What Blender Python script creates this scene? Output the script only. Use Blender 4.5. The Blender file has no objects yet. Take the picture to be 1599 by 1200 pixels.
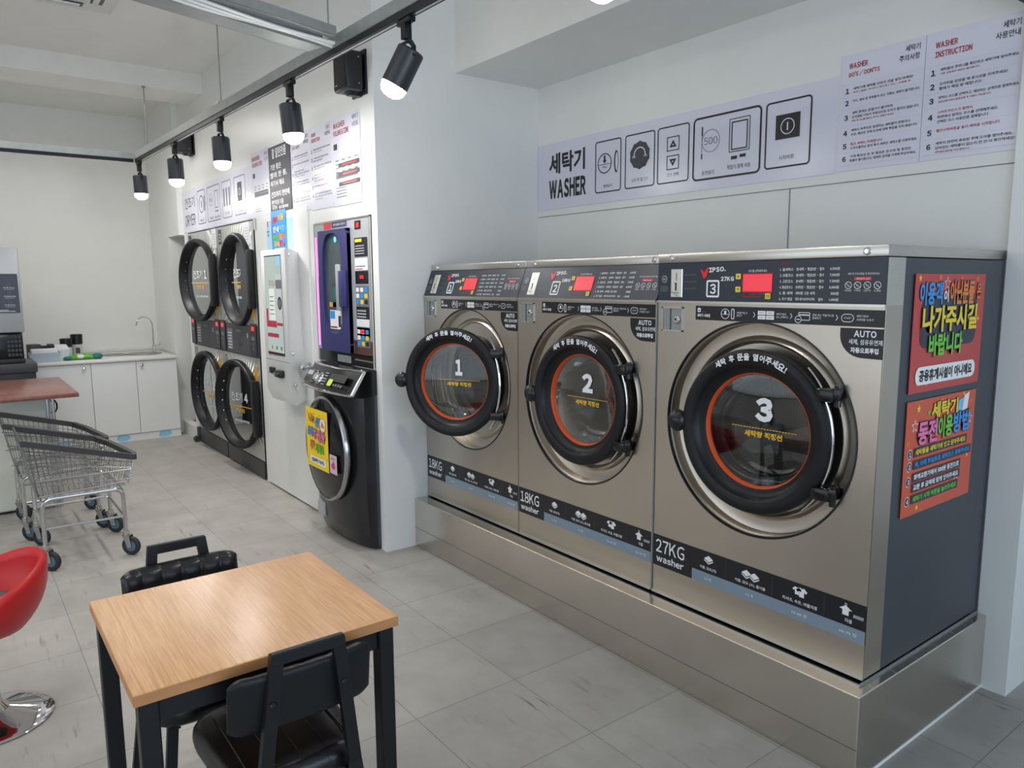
import bpy, bmesh, math, random
from mathutils import Matrix, Vector
random.seed(7)
SC = bpy.context.scene
COL = SC.collection
PI = math.pi
# ------------------------------------------------------------------ camera
cam_d = bpy.data.cameras.new('camera')
cam = bpy.data.objects.new('camera', cam_d)
COL.objects.link(cam)
cam_d.sensor_width = 36.0
cam_d.lens = 1162.1 / 1599 * 36
cam_d.clip_start = 0.05
_p, _y, _r = 0.13512601, 0.92354501, -0.00609657
_fw = Vector((-math.sin(_y) * math.cos(_p), math.cos(_y) * math.cos(_p), -math.sin(_p)))
_rt = Vector((math.cos(_y), math.sin(_y), 0))
_up = _rt.cross(_fw)
_r2 = _rt * math.cos(_r) + _up * math.sin(_r)
_u2 = -_rt * math.sin(_r) + _up * math.cos(_r)
_m = Matrix((( _r2.x, _u2.x, -_fw.x, 0.0), (_r2.y, _u2.y, -_fw.y, -2.27696), (_r2.z, _u2.z, -_fw.z, 1.6), (0, 0, 0, 1)))
cam.matrix_world = _m
SC.camera = cam
# ------------------------------------------------------------------ world / exposure
w = bpy.data.worlds.new('world')
SC.world = w
w.use_nodes = True
w.node_tree.nodes['Background'].inputs[0].default_value = (0.78, 0.88, 1.0, 1)
w.node_tree.nodes['Background'].inputs[1].default_value = 1.0
SC.view_settings.view_transform = 'Standard'
SC.view_settings.look = 'None'
SC.view_settings.gamma = 1.0
SC.view_settings.use_curve_mapping = False
SC.view_settings.exposure = -0.5
SC.cycles.use_denoising = True
SC.cycles.max_bounces = 8
SC.cycles.sample_clamp_indirect = 6.0
SC.cycles.caustics_reflective = False
SC.cycles.caustics_refractive = False


def area(name, loc, rot, sx, sy, power, col):
    d = bpy.data.lights.new(name, 'AREA')
    d.shape = 'RECTANGLE'
    d.size, d.size_y = sx, sy
    d.energy = power
    d.color = col
    o = bpy.data.objects.new(name, d)
    COL.objects.link(o)
    o.location = loc
    o.rotation_euler = rot
    return o


# daylight coming in through the shop windows at the right end and behind the camera
area('daylight_right', (2.9, -1.7, 1.45), (0, PI / 2, 0), 2.3, 4.6, 140, (0.66, 0.81, 1.0))
area('daylight_front', (-2.0, -5.35, 1.5), (PI / 2, 0, 0), 6.0, 2.2, 50, (0.90, 0.95, 1.0))
# soft unseen area lights added below the ceiling for even ambient fill
area('ambient_fill_light', (-4.6, -2.9, 3.34), (0, 0, 0), 6.0, 1.2, 75, (1.0, 0.955, 0.90))
area('ambient_fill_light_far', (-7.6, -1.6, 3.15), (0, 0, 0), 1.0, 1.6, 24, (1.0, 0.955, 0.90))

# ------------------------------------------------------------------ materials
MATS = {}


def nodemat(name):
    m = bpy.data.materials.new(name)
    m.use_nodes = True
    nt = m.node_tree
    return m, nt, nt.nodes['Principled BSDF']


def mat(name, col, rough=0.5, metal=0.0, bump=0.0, bscale=60.0, emit=None, estr=0.0, var=0.03, vscale=6.0, spec=0.5, stretch=(1, 1, 1), coat=0.0):
    """procedural material: base colour with faint noise variation and optional noise bump"""
    if name in MATS:
        return MATS[name]
    m, nt, b = nodemat(name)
    L = nt.links.new
    b.inputs['Roughness'].default_value = rough
    b.inputs['Metallic'].default_value = metal
    b.inputs['Specular IOR Level'].default_value = spec
    b.inputs['Coat Weight'].default_value = coat
    tc = nt.nodes.new('ShaderNodeTexCoord')
    mp = nt.nodes.new('ShaderNodeMapping')
    mp.inputs['Scale'].default_value = stretch
    L(tc.outputs['Object'], mp.inputs['Vector'])
    nz = nt.nodes.new('ShaderNodeTexNoise')
    nz.inputs['Scale'].default_value = vscale
    nz.inputs['Detail'].default_value = 3
    L(mp.outputs[0], nz.inputs['Vector'])
    rp = nt.nodes.new('ShaderNodeValToRGB')
    c = col
    rp.color_ramp.elements[0].position = 0.3
    rp.color_ramp.elements[1].position = 0.7
    rp.color_ramp.elements[0].color = (c[0] * (1 - var), c[1] * (1 - var), c[2] * (1 - var), 1)
    rp.color_ramp.elements[1].color = (min(1, c[0] * (1 + var)), min(1, c[1] * (1 + var)), min(1, c[2] * (1 + var)), 1)
    L(nz.outputs['Fac'], rp.inputs['Fac'])
    L(rp.outputs[0], b.inputs['Base Color'])
    if bump:
        n2 = nt.nodes.new('ShaderNodeTexNoise')
        n2.inputs['Scale'].default_value = bscale
        n2.inputs['Detail'].default_value = 4
        L(mp.outputs[0], n2.inputs['Vector'])
        bp = nt.nodes.new('ShaderNodeBump')
        bp.inputs['Strength'].default_value = bump
        bp.inputs['Distance'].default_value = 0.002
        L(n2.outputs['Fac'], bp.inputs['Height'])
        L(bp.outputs[0], b.inputs['Normal'])
    if emit:
        b.inputs['Emission Color'].default_value = (*emit, 1)
        b.inputs['Emission Strength'].default_value = estr
    MATS[name] = m
    return m


def s2l(r, g, b):
    f = lambda v: (v / 255 / 12.92) if v / 255 <= 0.04045 else ((v / 255 + 0.055) / 1.055) ** 2.4
    return (f(r), f(g), f(b))


WALL = mat('white_wall_paint', s2l(236, 236, 232), 0.55, bump=0.25, bscale=90, var=0.012)
WALLG = mat('glossy_white_wall_paint', s2l(236, 237, 234), 0.3, bump=0.2, bscale=40, var=0.012)
CEIL = mat('white_ceiling_paint', s2l(234, 233, 229), 0.35, bump=0.3, bscale=25, var=0.02)
WHITE = mat('white_enamel', s2l(232, 233, 231), 0.3, var=0.01)
BOARD = mat('white_sign_board', s2l(222, 222, 236), 0.25, var=0.005)
PAPER = mat('white_paper', s2l(230, 230, 236), 0.6, var=0.005)
INK = mat('black_print', s2l(20, 20, 24), 0.4, var=0.0)
GREYINK = mat('grey_print', s2l(110, 112, 120), 0.5, var=0.0)
REDINK = mat('red_print', s2l(170, 30, 38), 0.4, var=0.0)
WINK = mat('white_print', s2l(235, 236, 240), 0.4, var=0.0)
DOTINK = mat('pale_dotted_print', s2l(180, 180, 190), 0.5, var=0.0)
YINK = mat('yellow_print', s2l(240, 190, 40), 0.4, var=0.0)
BLACKP = mat('black_plastic', s2l(22, 23, 27), 0.38, bump=0.1, bscale=300, var=0.05)
COINP = mat('bright_coin_plate', s2l(232, 228, 220), 0.25, metal=.35, var=.04)
CARTC = mat('cart_tube_chrome', (.56, .56, .56), .16, metal=1.0, var=.03)
OAKE = mat('oak_edge_band', s2l(190, 134, 86), .4, var=.12, vscale=8, stretch=(1, 1, 12))
BEZEL = mat('matt_black_door_plastic', s2l(21, 22, 26), 0.40, var=0.03, spec=.32)
BLACKG = mat('glossy_black_plastic', s2l(16, 17, 20), 0.18, var=0.03)
BLACKM = mat('black_powder_coat', s2l(24, 25, 28), 0.42, bump=0.15, bscale=400, var=0.05, spec=.3)
LEATHER = mat('black_leatherette', s2l(18, 18, 21), 0.3, bump=0.35, bscale=120, var=0.1)
PANELB = mat('dark_blue_grey_panel', s2l(44, 51, 64), 0.35, var=0.02)
STRIPB = mat('black_sticker', s2l(24, 25, 31), 0.35, var=0.02)
STRIPL = mat('grey_blue_sticker', s2l(128, 146, 162), 0.45, var=0.01)
SIDEP = mat('dark_grey_side_panel', s2l(60, 66, 74), 0.38, var=0.03)
CHROME = mat('chrome', (0.78, 0.78, 0.78), 0.1, metal=1.0, var=0.01)
WIRE = mat('zinc_wire', (0.46, 0.46, 0.47), 0.25, metal=1.0, var=0.03)
GALV = mat('galvanised_steel', s2l(150, 155, 155), 0.5, metal=0.5, var=0.08, vscale=20)
ALU = mat('aluminium', (0.6, 0.61, 0.62), 0.35, metal=1.0, var=0.03)
ORANGE = mat('orange_rubber_seal', s2l(224, 88, 38), 0.45, var=0.03)
KNOBB = mat('black_rubber', s2l(20, 21, 25), 0.3, bump=0.2, bscale=90, var=0.05)
LAMPB = mat('charcoal_lamp_housing', s2l(44, 47, 54), 0.4, var=0.03)
RED = mat('red_shell', s2l(196, 30, 34), 0.4, var=0.03)
GREYF = mat('grey_fabric', s2l(95, 90, 92), 0.9, bump=0.4, bscale=300, var=0.05)
RUBBER = mat('black_tyre_rubber', s2l(36, 37, 40), 0.6, var=0.1)
BLUEW = mat('blue_wheel_plastic', s2l(80, 110, 126), 0.4, var=0.05)
SCREEN_R = mat('red_lit_display', s2l(120, 20, 26), 0.3, emit=s2l(255, 72, 88), estr=1.05, var=0.0)
LEDR = mat('small_red_display', s2l(120, 10, 12), 0.3, emit=s2l(255, 40, 50), estr=1.2, var=0.0)
YBTN = mat('yellow_button', s2l(228, 205, 70), 0.4, var=0.02)
BULB = mat('lit_bulb_lens', (1, 1, 1), 0.3, emit=(1.0, 0.98, 0.95), estr=140.0, var=0.0)
DRYFR = mat('dryer_front_steel', s2l(196, 197, 193), 0.34, metal=0.55, var=0.02)
DARKG = mat('dark_grey_plastic', s2l(62, 64, 68), 0.45, var=0.04)
NAVY = mat('navy_enamel', s2l(46, 46, 104), 0.4, var=0.03)
PINKT = mat('pink_light_strip', (1, .3, .6), 0.3, emit=s2l(255, 130, 215), estr=1.6, var=0.0)
CYANT = mat('cyan_lamp', (0.1, .7, .9), 0.3, emit=s2l(60, 215, 240), estr=1.6, var=0.0)
SILV = mat('silver_painted_metal', s2l(178, 182, 186), 0.35, metal=0.3, var=0.03)
BROWNF = mat('brown_wood_floor', s2l(120, 88, 68), 0.5, var=0.2, vscale=14, stretch=(1, 8, 1))
REDWOOD = mat('red_brown_laminate', s2l(132, 84, 72), 0.25, var=0.14, vscale=9, stretch=(1, 5, 1))
CREAM = mat('cream_cabinet_panel', s2l(214, 216, 206), 0.45, var=0.02)
STONE = mat('white_counter_stone', s2l(222, 222, 218), 0.25, var=0.03, vscale=50)
BLUET = mat('pale_blue_tape', s2l(150, 200, 220), 0.5, var=0.1, vscale=40)
GREEN = mat('green_wrapper', s2l(90, 180, 40), 0.4, var=0.35, vscale=30)
TEAL = mat('teal_wrapper', s2l(20, 110, 110), 0.4, var=0.1)
JAR = mat('clear_jar_plastic', s2l(205, 208, 206), 0.2, var=0.05)
GUNM = mat('gunmetal_enamel', s2l(50, 51, 54), 0.22, metal=0.5, var=0.03)
BROWNP = mat('brown_plastic', s2l(84, 56, 50), 0.4, var=0.05)
ORTAG = mat('orange_sticker', s2l(214, 160, 60), 0.5, var=0.03)
POST1 = mat('poster_red', s2l(196, 62, 60), 0.28, var=0.02)
POST2 = mat('poster_orange_red', s2l(214, 84, 52), 0.28, var=0.02)
COLS = {k: mat('poster_ink_' + k, s2l(*v), 0.35, var=0.0) for k, v in dict(
    blue=(40, 150, 225), yellow=(245, 215, 40), green=(110, 205, 50), orange=(230, 130, 50), pink=(240, 120, 180), white=(245, 245, 245),
    navy=(40, 45, 62), red=(225, 40, 50), sky=(120, 200, 240), magenta=(200, 60, 110)).items()}
BLKBOARD = mat('charcoal_board', s2l(64, 64, 70), 0.5, var=0.03)
PAD = mat('dark_grey_foam_grip', s2l(58, 56, 58), 0.6, var=0.06)


def steel(name, col, rough, s, spread=0.06, grad=None):
    m, nt, b = nodemat(name)
    L = nt.links.new
    tc = nt.nodes.new('ShaderNodeTexCoord')
    mp = nt.nodes.new('ShaderNodeMapping')
    mp.inputs['Scale'].default_value = s
    L(tc.outputs['Object'], mp.inputs['Vector'])
    nz = nt.nodes.new('ShaderNodeTexNoise')
    nz.inputs['Scale'].default_value = 3
    nz.inputs['Detail'].default_value = 1
    L(mp.outputs[0], nz.inputs['Vector'])
    mr = nt.nodes.new('ShaderNodeMapRange')
    mr.inputs[3].default_value = rough - spread
    mr.inputs[4].default_value = rough + spread
    L(nz.outputs['Fac'], mr.inputs[0])
    L(mr.outputs[0], b.inputs['Roughness'])
    bp = nt.nodes.new('ShaderNodeBump')
    bp.inputs['Strength'].default_value = 0.35
    bp.inputs['Distance'].default_value = 0.0002
    L(nz.outputs['Fac'], bp.inputs['Height'])
    L(bp.outputs[0], b.inputs['Normal'])
    n3 = nt.nodes.new('ShaderNodeTexNoise')
    n3.inputs['Scale'].default_value = 2.5
    L(tc.outputs['Object'], n3.inputs['Vector'])
    rp = nt.nodes.new('ShaderNodeValToRGB')
    rp.color_ramp.elements[0].position = .3
    rp.color_ramp.elements[1].position = .7
    rp.color_ramp.elements[0].color = (*[c * .95 for c in col], 1)
    rp.color_ramp.elements[1].color = (*[c * 1.05 for c in col], 1)
    L(n3.outputs['Fac'], rp.inputs['Fac'])
    L(rp.outputs[0], b.inputs['Base Color'])
    b.inputs['Metallic'].default_value = 1.0
    return m


STEEL = steel('brushed_stainless_steel', (0.58, 0.53, 0.465), 0.31, (3, 3, 1200), .03)
STEELP = steel('stainless_plinth_sheet', (0.66, 0.62, 0.565), 0.2, (3, 3, 1200), .04)
STEELT = steel('stainless_cap_trim', (0.66, 0.64, 0.60), 0.28, (2, 2, 1200), 0.03)
STEELD = steel('stainless_dish', (0.62, 0.57, 0.50), 0.30, (3, 3, 1200), .02)


def glassmat(name, tint, refl=0.18, alpha=0.55, rough=0.02):
    m = bpy.data.materials.new(name)
    m.use_nodes = True
    nt = m.node_tree
    nt.nodes.clear()
    L = nt.links.new
    out = nt.nodes.new('ShaderNodeOutputMaterial')
    tr = nt.nodes.new('ShaderNodeBsdfTransparent')
    tr.inputs[0].default_value = (*tint, 1)
    gl = nt.nodes.new('ShaderNodeBsdfGlossy')
    gl.inputs['Roughness'].default_value = rough
    gl.inputs[0].default_value = (0.9, 0.92, 0.92, 1)
    nz = nt.nodes.new('ShaderNodeTexNoise')
    nz.inputs['Scale'].default_value = 3.0
    mr = nt.nodes.new('ShaderNodeMapRange')
    mr.inputs[3].default_value = rough * 0.5
    mr.inputs[4].default_value = rough * 1.5
    L(nz.outputs['Fac'], mr.inputs[0])
    L(mr.outputs[0], gl.inputs['Roughness'])
    lw = nt.nodes.new('ShaderNodeLayerWeight')
    lw.inputs[0].default_value = 0.25
    ad = nt.nodes.new('ShaderNodeMath')
    ad.operation = 'MULTIPLY_ADD'
    ad.inputs[1].default_value = 0.6
    ad.inputs[2].default_value = refl * 0.4
    ad.use_clamp = True
    L(lw.outputs['Fresnel'], ad.inputs[0])
    mx = nt.nodes.new('ShaderNodeMixShader')
    L(ad.outputs[0], mx.inputs[0])
    L(tr.outputs[0], mx.inputs[1])
    L(gl.outputs[0], mx.inputs[2])
    L(mx.outputs[0], out.inputs[0])
    return m


GLASS = glassmat('smoked_door_glass', (0.6, 0.6, 0.6), 0.14)
GLASSD = glassmat('dryer_door_glass', (0.22, 0.23, 0.25))
CLEAR = glassmat('clear_window_glass', (0.92, 0.96, 0.97))


def drum_mat():
    m, nt, b = nodemat('perforated_drum_steel')
    L = nt.links.new
    tc = nt.nodes.new('ShaderNodeTexCoord')
    vo = nt.nodes.new('ShaderNodeTexVoronoi')
    vo.inputs['Scale'].default_value = 85
    vo.inputs['Randomness'].default_value = 0.0
    L(tc.outputs['Object'], vo.inputs['Vector'])
    rp = nt.nodes.new('ShaderNodeValToRGB')
    rp.color_ramp.elements[0].position = 0.28
    rp.color_ramp.elements[1].position = 0.36
    rp.color_ramp.elements[0].color = (0.01, 0.01, 0.01, 1)
    rp.color_ramp.elements[1].color = (0.5, 0.48, 0.46, 1)
    L(vo.outputs['Distance'], rp.inputs['Fac'])
    L(rp.outputs[0], b.inputs['Base Color'])
    b.inputs['Metallic'].default_value = 0.9
    b.inputs['Roughness'].default_value = 0.35
    return m


DRUM = drum_mat()


def floor_mat():
    m, nt, b = nodemat('grey_stone_effect_floor_tile')
    L = nt.links.new
    ge = nt.nodes.new('ShaderNodeNewGeometry')
    mp = nt.nodes.new('ShaderNodeMapping')
    mp.inputs['Location'].default_value = (2.262 + 45.6, 0.563 + 45.6, 0)
    L(ge.outputs['Position'], mp.inputs['Vector'])
    br = nt.nodes.new('ShaderNodeTexBrick')
    br.offset = 0.0
    br.inputs['Scale'].default_value = 1.0
    br.inputs['Brick Width'].default_value = 0.456
    br.inputs['Row Height'].default_value = 0.456
    br.inputs['Mortar Size'].default_value = 0.0016
    br.inputs['Mortar Smooth'].default_value = 0.2
    br.inputs['Color1'].default_value = (*s2l(175, 172, 166), 1)
    br.inputs['Color2'].default_value = (*s2l(167, 164, 159), 1)
    br.inputs['Mortar'].default_value = (*s2l(124, 120, 115), 1)
    L(mp.outputs[0], br.inputs['Vector'])
    # cloudy mottling
    n1 = nt.nodes.new('ShaderNodeTexNoise')
    n1.inputs['Scale'].default_value = 4.0
    n1.inputs['Detail'].default_value = 8
    n1.inputs['Roughness'].default_value = 0.62
    L(mp.outputs[0], n1.inputs['Vector'])
    r1 = nt.nodes.new('ShaderNodeValToRGB')
    r1.color_ramp.elements[0].position = 0.32
    r1.color_ramp.elements[1].position = 0.68
    r1.color_ramp.elements[0].color = (0.80, 0.79, 0.785, 1)
    r1.color_ramp.elements[1].color = (1.0, 1.0, 1.0, 1)
    L(n1.outputs['Fac'], r1.inputs['Fac'])
    m1 = nt.nodes.new('ShaderNodeMixRGB')
    m1.blend_type = 'MULTIPLY'
    m1.inputs[0].default_value = 1
    L(br.outputs['Color'], m1.inputs[1])
    L(r1.outputs[0], m1.inputs[2])
    # scuff marks: stretched noise, gated by a second one
    mp2 = nt.nodes.new('ShaderNodeMapping')
    mp2.inputs['Rotation'].default_value = (0, 0, 0.9)
    mp2.inputs['Scale'].default_value = (4, 34, 1)
    L(ge.outputs['Position'], mp2.inputs['Vector'])
    n2 = nt.nodes.new('ShaderNodeTexNoise')
    n2.inputs['Scale'].default_value = 1.2
    n2.inputs['Detail'].default_value = 6
    L(mp2.outputs[0], n2.inputs['Vector'])
    r2 = nt.nodes.new('ShaderNodeValToRGB')
    r2.color_ramp.elements[0].position = 0.60
    r2.color_ramp.elements[1].position = 0.70
    r2.color_ramp.elements[0].color = (0, 0, 0, 1)
    r2.color_ramp.elements[1].color = (1, 1, 1, 1)
    L(n2.outputs['Fac'], r2.inputs['Fac'])
    n3 = nt.nodes.new('ShaderNodeTexNoise')
    n3.inputs['Scale'].default_value = 2.3
    L(ge.outputs['Position'], n3.inputs['Vector'])
    r3 = nt.nodes.new('ShaderNodeValToRGB')
    r3.color_ramp.elements[0].position = 0.48
    r3.color_ramp.elements[1].position = 0.66
    r3.color_ramp.elements[0].color = (0, 0, 0, 1)
    r3.color_ramp.elements[1].color = (.75, .75, .75, 1)
    L(n3.outputs['Fac'], r3.inputs['Fac'])
    mu = nt.nodes.new('ShaderNodeMath')
    mu.operation = 'MULTIPLY'
    L(r2.outputs[0], mu.inputs[0])
    L(r3.outputs[0], mu.inputs[1])
    m2 = nt.nodes.new('ShaderNodeMixRGB')
    m2.inputs[2].default_value = (*s2l(96, 90, 86), 1)
    L(mu.outputs[0], m2.inputs[0])
    L(m1.outputs[0], m2.inputs[1])
    L(m2.outputs[0], b.inputs['Base Color'])
    b.inputs['Roughness'].default_value = 0.5
    b.inputs['Specular IOR Level'].default_value = 0.35
    bp = nt.nodes.new('ShaderNodeBump')
    bp.inputs['Strength'].default_value = 0.15
    bp.inputs['Distance'].default_value = 0.002
    L(n1.outputs['Fac'], bp.inputs['Height'])
    L(bp.outputs[0], b.inputs['Normal'])
    return m


FLOOR = floor_mat()


def wood_mat():
    m, nt, b = nodemat('oak_laminate')
    L = nt.links.new
    tc = nt.nodes.new('ShaderNodeTexCoord')
    mp = nt.nodes.new('ShaderNodeMapping')
    mp.inputs['Scale'].default_value = (5.0, 150, 150)
    L(tc.outputs['Object'], mp.inputs['Vector'])
    n1 = nt.nodes.new('ShaderNodeTexNoise')
    n1.inputs['Scale'].default_value = 1.6
    n1.inputs['Detail'].default_value = 7
    n1.inputs['Distortion'].default_value = 0.35
    L(mp.outputs[0], n1.inputs['Vector'])
    rp = nt.nodes.new('ShaderNodeValToRGB')
    e = rp.color_ramp.elements
    e[0].position = 0.3
    e[0].color = (*s2l(186, 136, 88), 1)
    e[1].position = 0.62
    e[1].color = (*s2l(214, 166, 116), 1)
    L(n1.outputs['Fac'], rp.inputs['Fac'])
    mp2 = nt.nodes.new('ShaderNodeMapping')
    mp2.inputs['Scale'].default_value = (0.6, 9, 9)
    L(tc.outputs['Object'], mp2.inputs['Vector'])
    n2 = nt.nodes.new('ShaderNodeTexNoise')
    n2.inputs['Scale'].default_value = 1.0
    L(mp2.outputs[0], n2.inputs['Vector'])
    r2 = nt.nodes.new('ShaderNodeValToRGB')
    r2.color_ramp.elements[0].position = .4
    r2.color_ramp.elements[1].position = .6
    r2.color_ramp.elements[0].color = (.93, .92, .90, 1)
    r2.color_ramp.elements[1].color = (1, 1, 1, 1)
    L(n2.outputs['Fac'], r2.inputs['Fac'])
    mx = nt.nodes.new('ShaderNodeMixRGB')
    mx.blend_type = 'MULTIPLY'
    mx.inputs[0].default_value = 1
    L(rp.outputs[0], mx.inputs[1])
    L(r2.outputs[0], mx.inputs[2])
    L(mx.outputs[0], b.inputs['Base Color'])
    b.inputs['Roughness'].default_value = 0.21
    bp = nt.nodes.new('ShaderNodeBump')
    bp.inputs['Strength'].default_value = 0.25
    bp.inputs['Distance'].default_value = 0.001
    L(n1.outputs['Fac'], bp.inputs['Height'])
    L(bp.outputs[0], b.inputs['Normal'])
    return m


OAK = wood_mat()

# ------------------------------------------------------------------ mesh helpers
_glyph = {}


def glyphs(s, bold=0.0):
    key = (s, bold)
    if key in _glyph:
        return _glyph[key]
    if all(ord(ch) < 127 for ch in s) and any(ch.isalnum() for ch in s):
        # plain Latin text: set the full-width forms one by one, closely spaced
        vs, fs, x = [], [], 0.0
        for ch in s:
            if ch == ' ':
                x += .22
                continue
            a, f_, bb_ = glyphs(chr(ord(ch) + 0xFEE0), bold)
            n = len(vs)
            vs += [(p - bb_[0] + x, q) for p, q in a]
            fs += [tuple(i + n for i in f) for f in f_]
            x += bb_[1] - bb_[0] + .075
        bb = (min(v[0] for v in vs), max(v[0] for v in vs), min(v[1] for v in vs), max(v[1] for v in vs))
        _glyph[key] = (vs, fs, bb)
        return _glyph[key]
    c = bpy.data.curves.new('tmp', 'FONT')
    c.body = s
    c.resolution_u = 2
    c.offset = bold
    o = bpy.data.objects.new('tmp', c)
    me = bpy.data.meshes.new_from_object(o)
    vs = [(v.co.x, v.co.y) for v in me.vertices]
    fs = [tuple(p.vertices) for p in me.polygons]
    bpy.data.objects.remove(o)
    bpy.data.curves.remove(c)
    bpy.data.meshes.remove(me)
    if vs:
        bb = (min(v[0] for v in vs), max(v[0] for v in vs), min(v[1] for v in vs), max(v[1] for v in vs))
    else:
        bb = (0, 1, 0, 1)
    _glyph[key] = (vs, fs, bb)
    return _glyph[key]


class MB:
    def __init__(s, T=None):
        s.v, s.f, s.fm, s.ms = [], [], [], []
        s.T = T if T is not None else Matrix.Identity(4)

    def mi(s, m):
        if m not in s.ms:
            s.ms.append(m)
        return s.ms.index(m)

    def add(s, vs, fs, m):
        k = s.mi(m)
        n = len(s.v)
        T = s.T
        s.v += [T @ Vector(p) for p in vs]
        s.f += [tuple(i + n for i in f) for f in fs]
        s.fm += [k] * len(fs)

    def box(s, x0, x1, y0, y1, z0, z1, m, bev=0.0, seg=2):
        if bev <= 0:
            vs = [(x, y, z) for x in (x0, x1) for y in (y0, y1) for z in (z0, z1)]
            fs = [(0, 1, 3, 2), (4, 6, 7, 5), (0, 4, 5, 1), (2, 3, 7, 6), (0, 2, 6, 4), (1, 5, 7, 3)]
            s.add(vs, fs, m)
            return
        bm = bmesh.new()
        bmesh.ops.create_cube(bm, size=1)
        for v in bm.verts:
            v.co = Vector(((x0 + x1) / 2 + v.co.x * (x1 - x0), (y0 + y1) / 2 + v.co.y * (y1 - y0), (z0 + z1) / 2 + v.co.z * (z1 - z0)))
        b = min(bev, .49 * min(abs(x1 - x0), abs(y1 - y0), abs(z1 - z0)))
        bmesh.ops.bevel(bm, geom=bm.edges[:], offset=b, segments=seg, profile=0.5, affect='EDGES')
        s.addbm(bm, m)

    def addbm(s, bm, m):
        bm.verts.index_update()
        s.add([tuple(v.co) for v in bm.verts], [tuple(v.index for v in f.verts) for f in bm.faces], m)
        bm.free()

    def rings(s, rr, m, closed=True, cap0=False, cap1=False):
        """connect successive rings of points"""
        n = len(rr[0])
        vs = [p for r in rr for p in r]
        fs = []
        for i in range(len(rr) - 1):
            for j in range(n if closed else n - 1):
                a, b = i * n + j, i * n + (j + 1) % n
                fs.append((a, b, b + n, a + n))
        if cap0:
            fs.append(tuple(range(n))[::-1])
        if cap1:
            fs.append(tuple((len(rr) - 1) * n + k for k in range(n)))
        s.add(vs, fs, m)

    def lathe(s, prof, c, axis, m, n=40, cap0=False, cap1=False):
        """prof: list of (radius, height along axis)"""
        a = Vector(axis).normalized()
        t = Vector((0, 0, 1)) if abs(a.z) < .9 else Vector((1, 0, 0))
        e1 = t.cross(a).normalized()
        e2 = a.cross(e1)
        c = Vector(c)
        rr = [[c + a * h + (e1 * math.cos(2 * PI * k / n) + e2 * math.sin(2 * PI * k / n)) * max(r, 1e-5) for k in range(n)] for r, h in prof]
        s.rings(rr, m, True, cap0, cap1)

    def cyl(s, p0, p1, r, m, n=14, r2=None):
        p0, p1 = Vector(p0), Vector(p1)
        d = (p1 - p0)
        s.lathe([(r, 0), (r if r2 is None else r2, d.length)], p0, d, m, n, True, True)

    def ball(s, c, r, m, n=16, sc=(1, 1, 1)):
        rr = []
        for i in range(1, 10):
            a = PI * i / 10
            rr.append([(c[0] + sc[0] * r * math.sin(a) * math.cos(2 * PI * k / n), c[1] + sc[1] * r * math.sin(a) * math.sin(2 * PI * k / n), c[2] + sc[2] * r * math.cos(a)) for k in range(n)])
        s.rings(rr, m, True, True, True)

    def tube(s, path, r, m, n=8, closed=False, flat=None):
        """sweep a circle (or flat=(a,b) rectangle) along a path"""
        P = [Vector(p) for p in path]
        N = len(P)
        rr = []
        up = Vector((0, 0, 1))
        prev = None
        for i in range(N):
            if closed:
                d = P[(i + 1) % N] - P[i - 1]
            else:
                d = P[min(i + 1, N - 1)] - P[max(i - 1, 0)]
            d.normalize()
            if prev is None:
                t = up if abs(d.z) < .95 else Vector((1, 0, 0))
                e1 = t.cross(d).normalized()
            else:
                e1 = (prev - d * prev.dot(d)).normalized()
            prev = e1
            e2 = d.cross(e1)
            if flat:
                a, b = flat[0] / 2, flat[1] / 2
                rr.append([P[i] + e1 * x + e2 * y for x, y in ((-a, -b), (a, -b), (a, b), (-a, b))])
            else:
                rr.append([P[i] + (e1 * math.cos(2 * PI * k / n) + e2 * math.sin(2 * PI * k / n)) * r for k in range(n)])
        if closed:
            rr.append(rr[0])
        s.rings(rr, m, True, not closed, not closed)

    def prism(s, pts, z0, z1, m, F=None):
        """polygon pts (2D) extruded; F maps (u,v,w)->xyz"""
        F = F or (lambda u, v, w_: (u, v, w_))
        n = len(pts)
        vs = [F(u, v, z0) for u, v in pts] + [F(u, v, z1) for u, v in pts]
        fs = [tuple(range(n))[::-1], tuple(range(n, 2 * n))] + [(i, (i + 1) % n, n + (i + 1) % n, n + i) for i in range(n)]
        s.add(vs, fs, m)

    def build(s, name, parent=None, label=None, sharp=30, loc=None):
        me = bpy.data.meshes.new(name)
        vs = s.v
        if loc is not None:
            L = Vector(loc)
            vs = [v - L for v in vs]
        me.from_pydata([tuple(v) for v in vs], [], s.f)
        for m in s.ms:
            me.materials.append(m)
        me.polygons.foreach_set('material_index', s.fm)
        bm = bmesh.new()
        bm.from_mesh(me)
        bmesh.ops.remove_doubles(bm, verts=bm.verts, dist=1e-6)
        if len(bm.faces) < 60000:
            bmesh.ops.recalc_face_normals(bm, faces=bm.faces)
        bm.to_mesh(me)
        bm.free()
        me.polygons.foreach_set('use_smooth', [True] * len(me.polygons))
        me.set_sharp_from_angle(angle=math.radians(sharp))
        me.update()
        o = bpy.data.objects.new(name, me)
        COL.objects.link(o)
        if parent:
            o.parent = parent
        if loc is not None:
            o.location = loc
        if label:
            o['label'] = label
        return o


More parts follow.
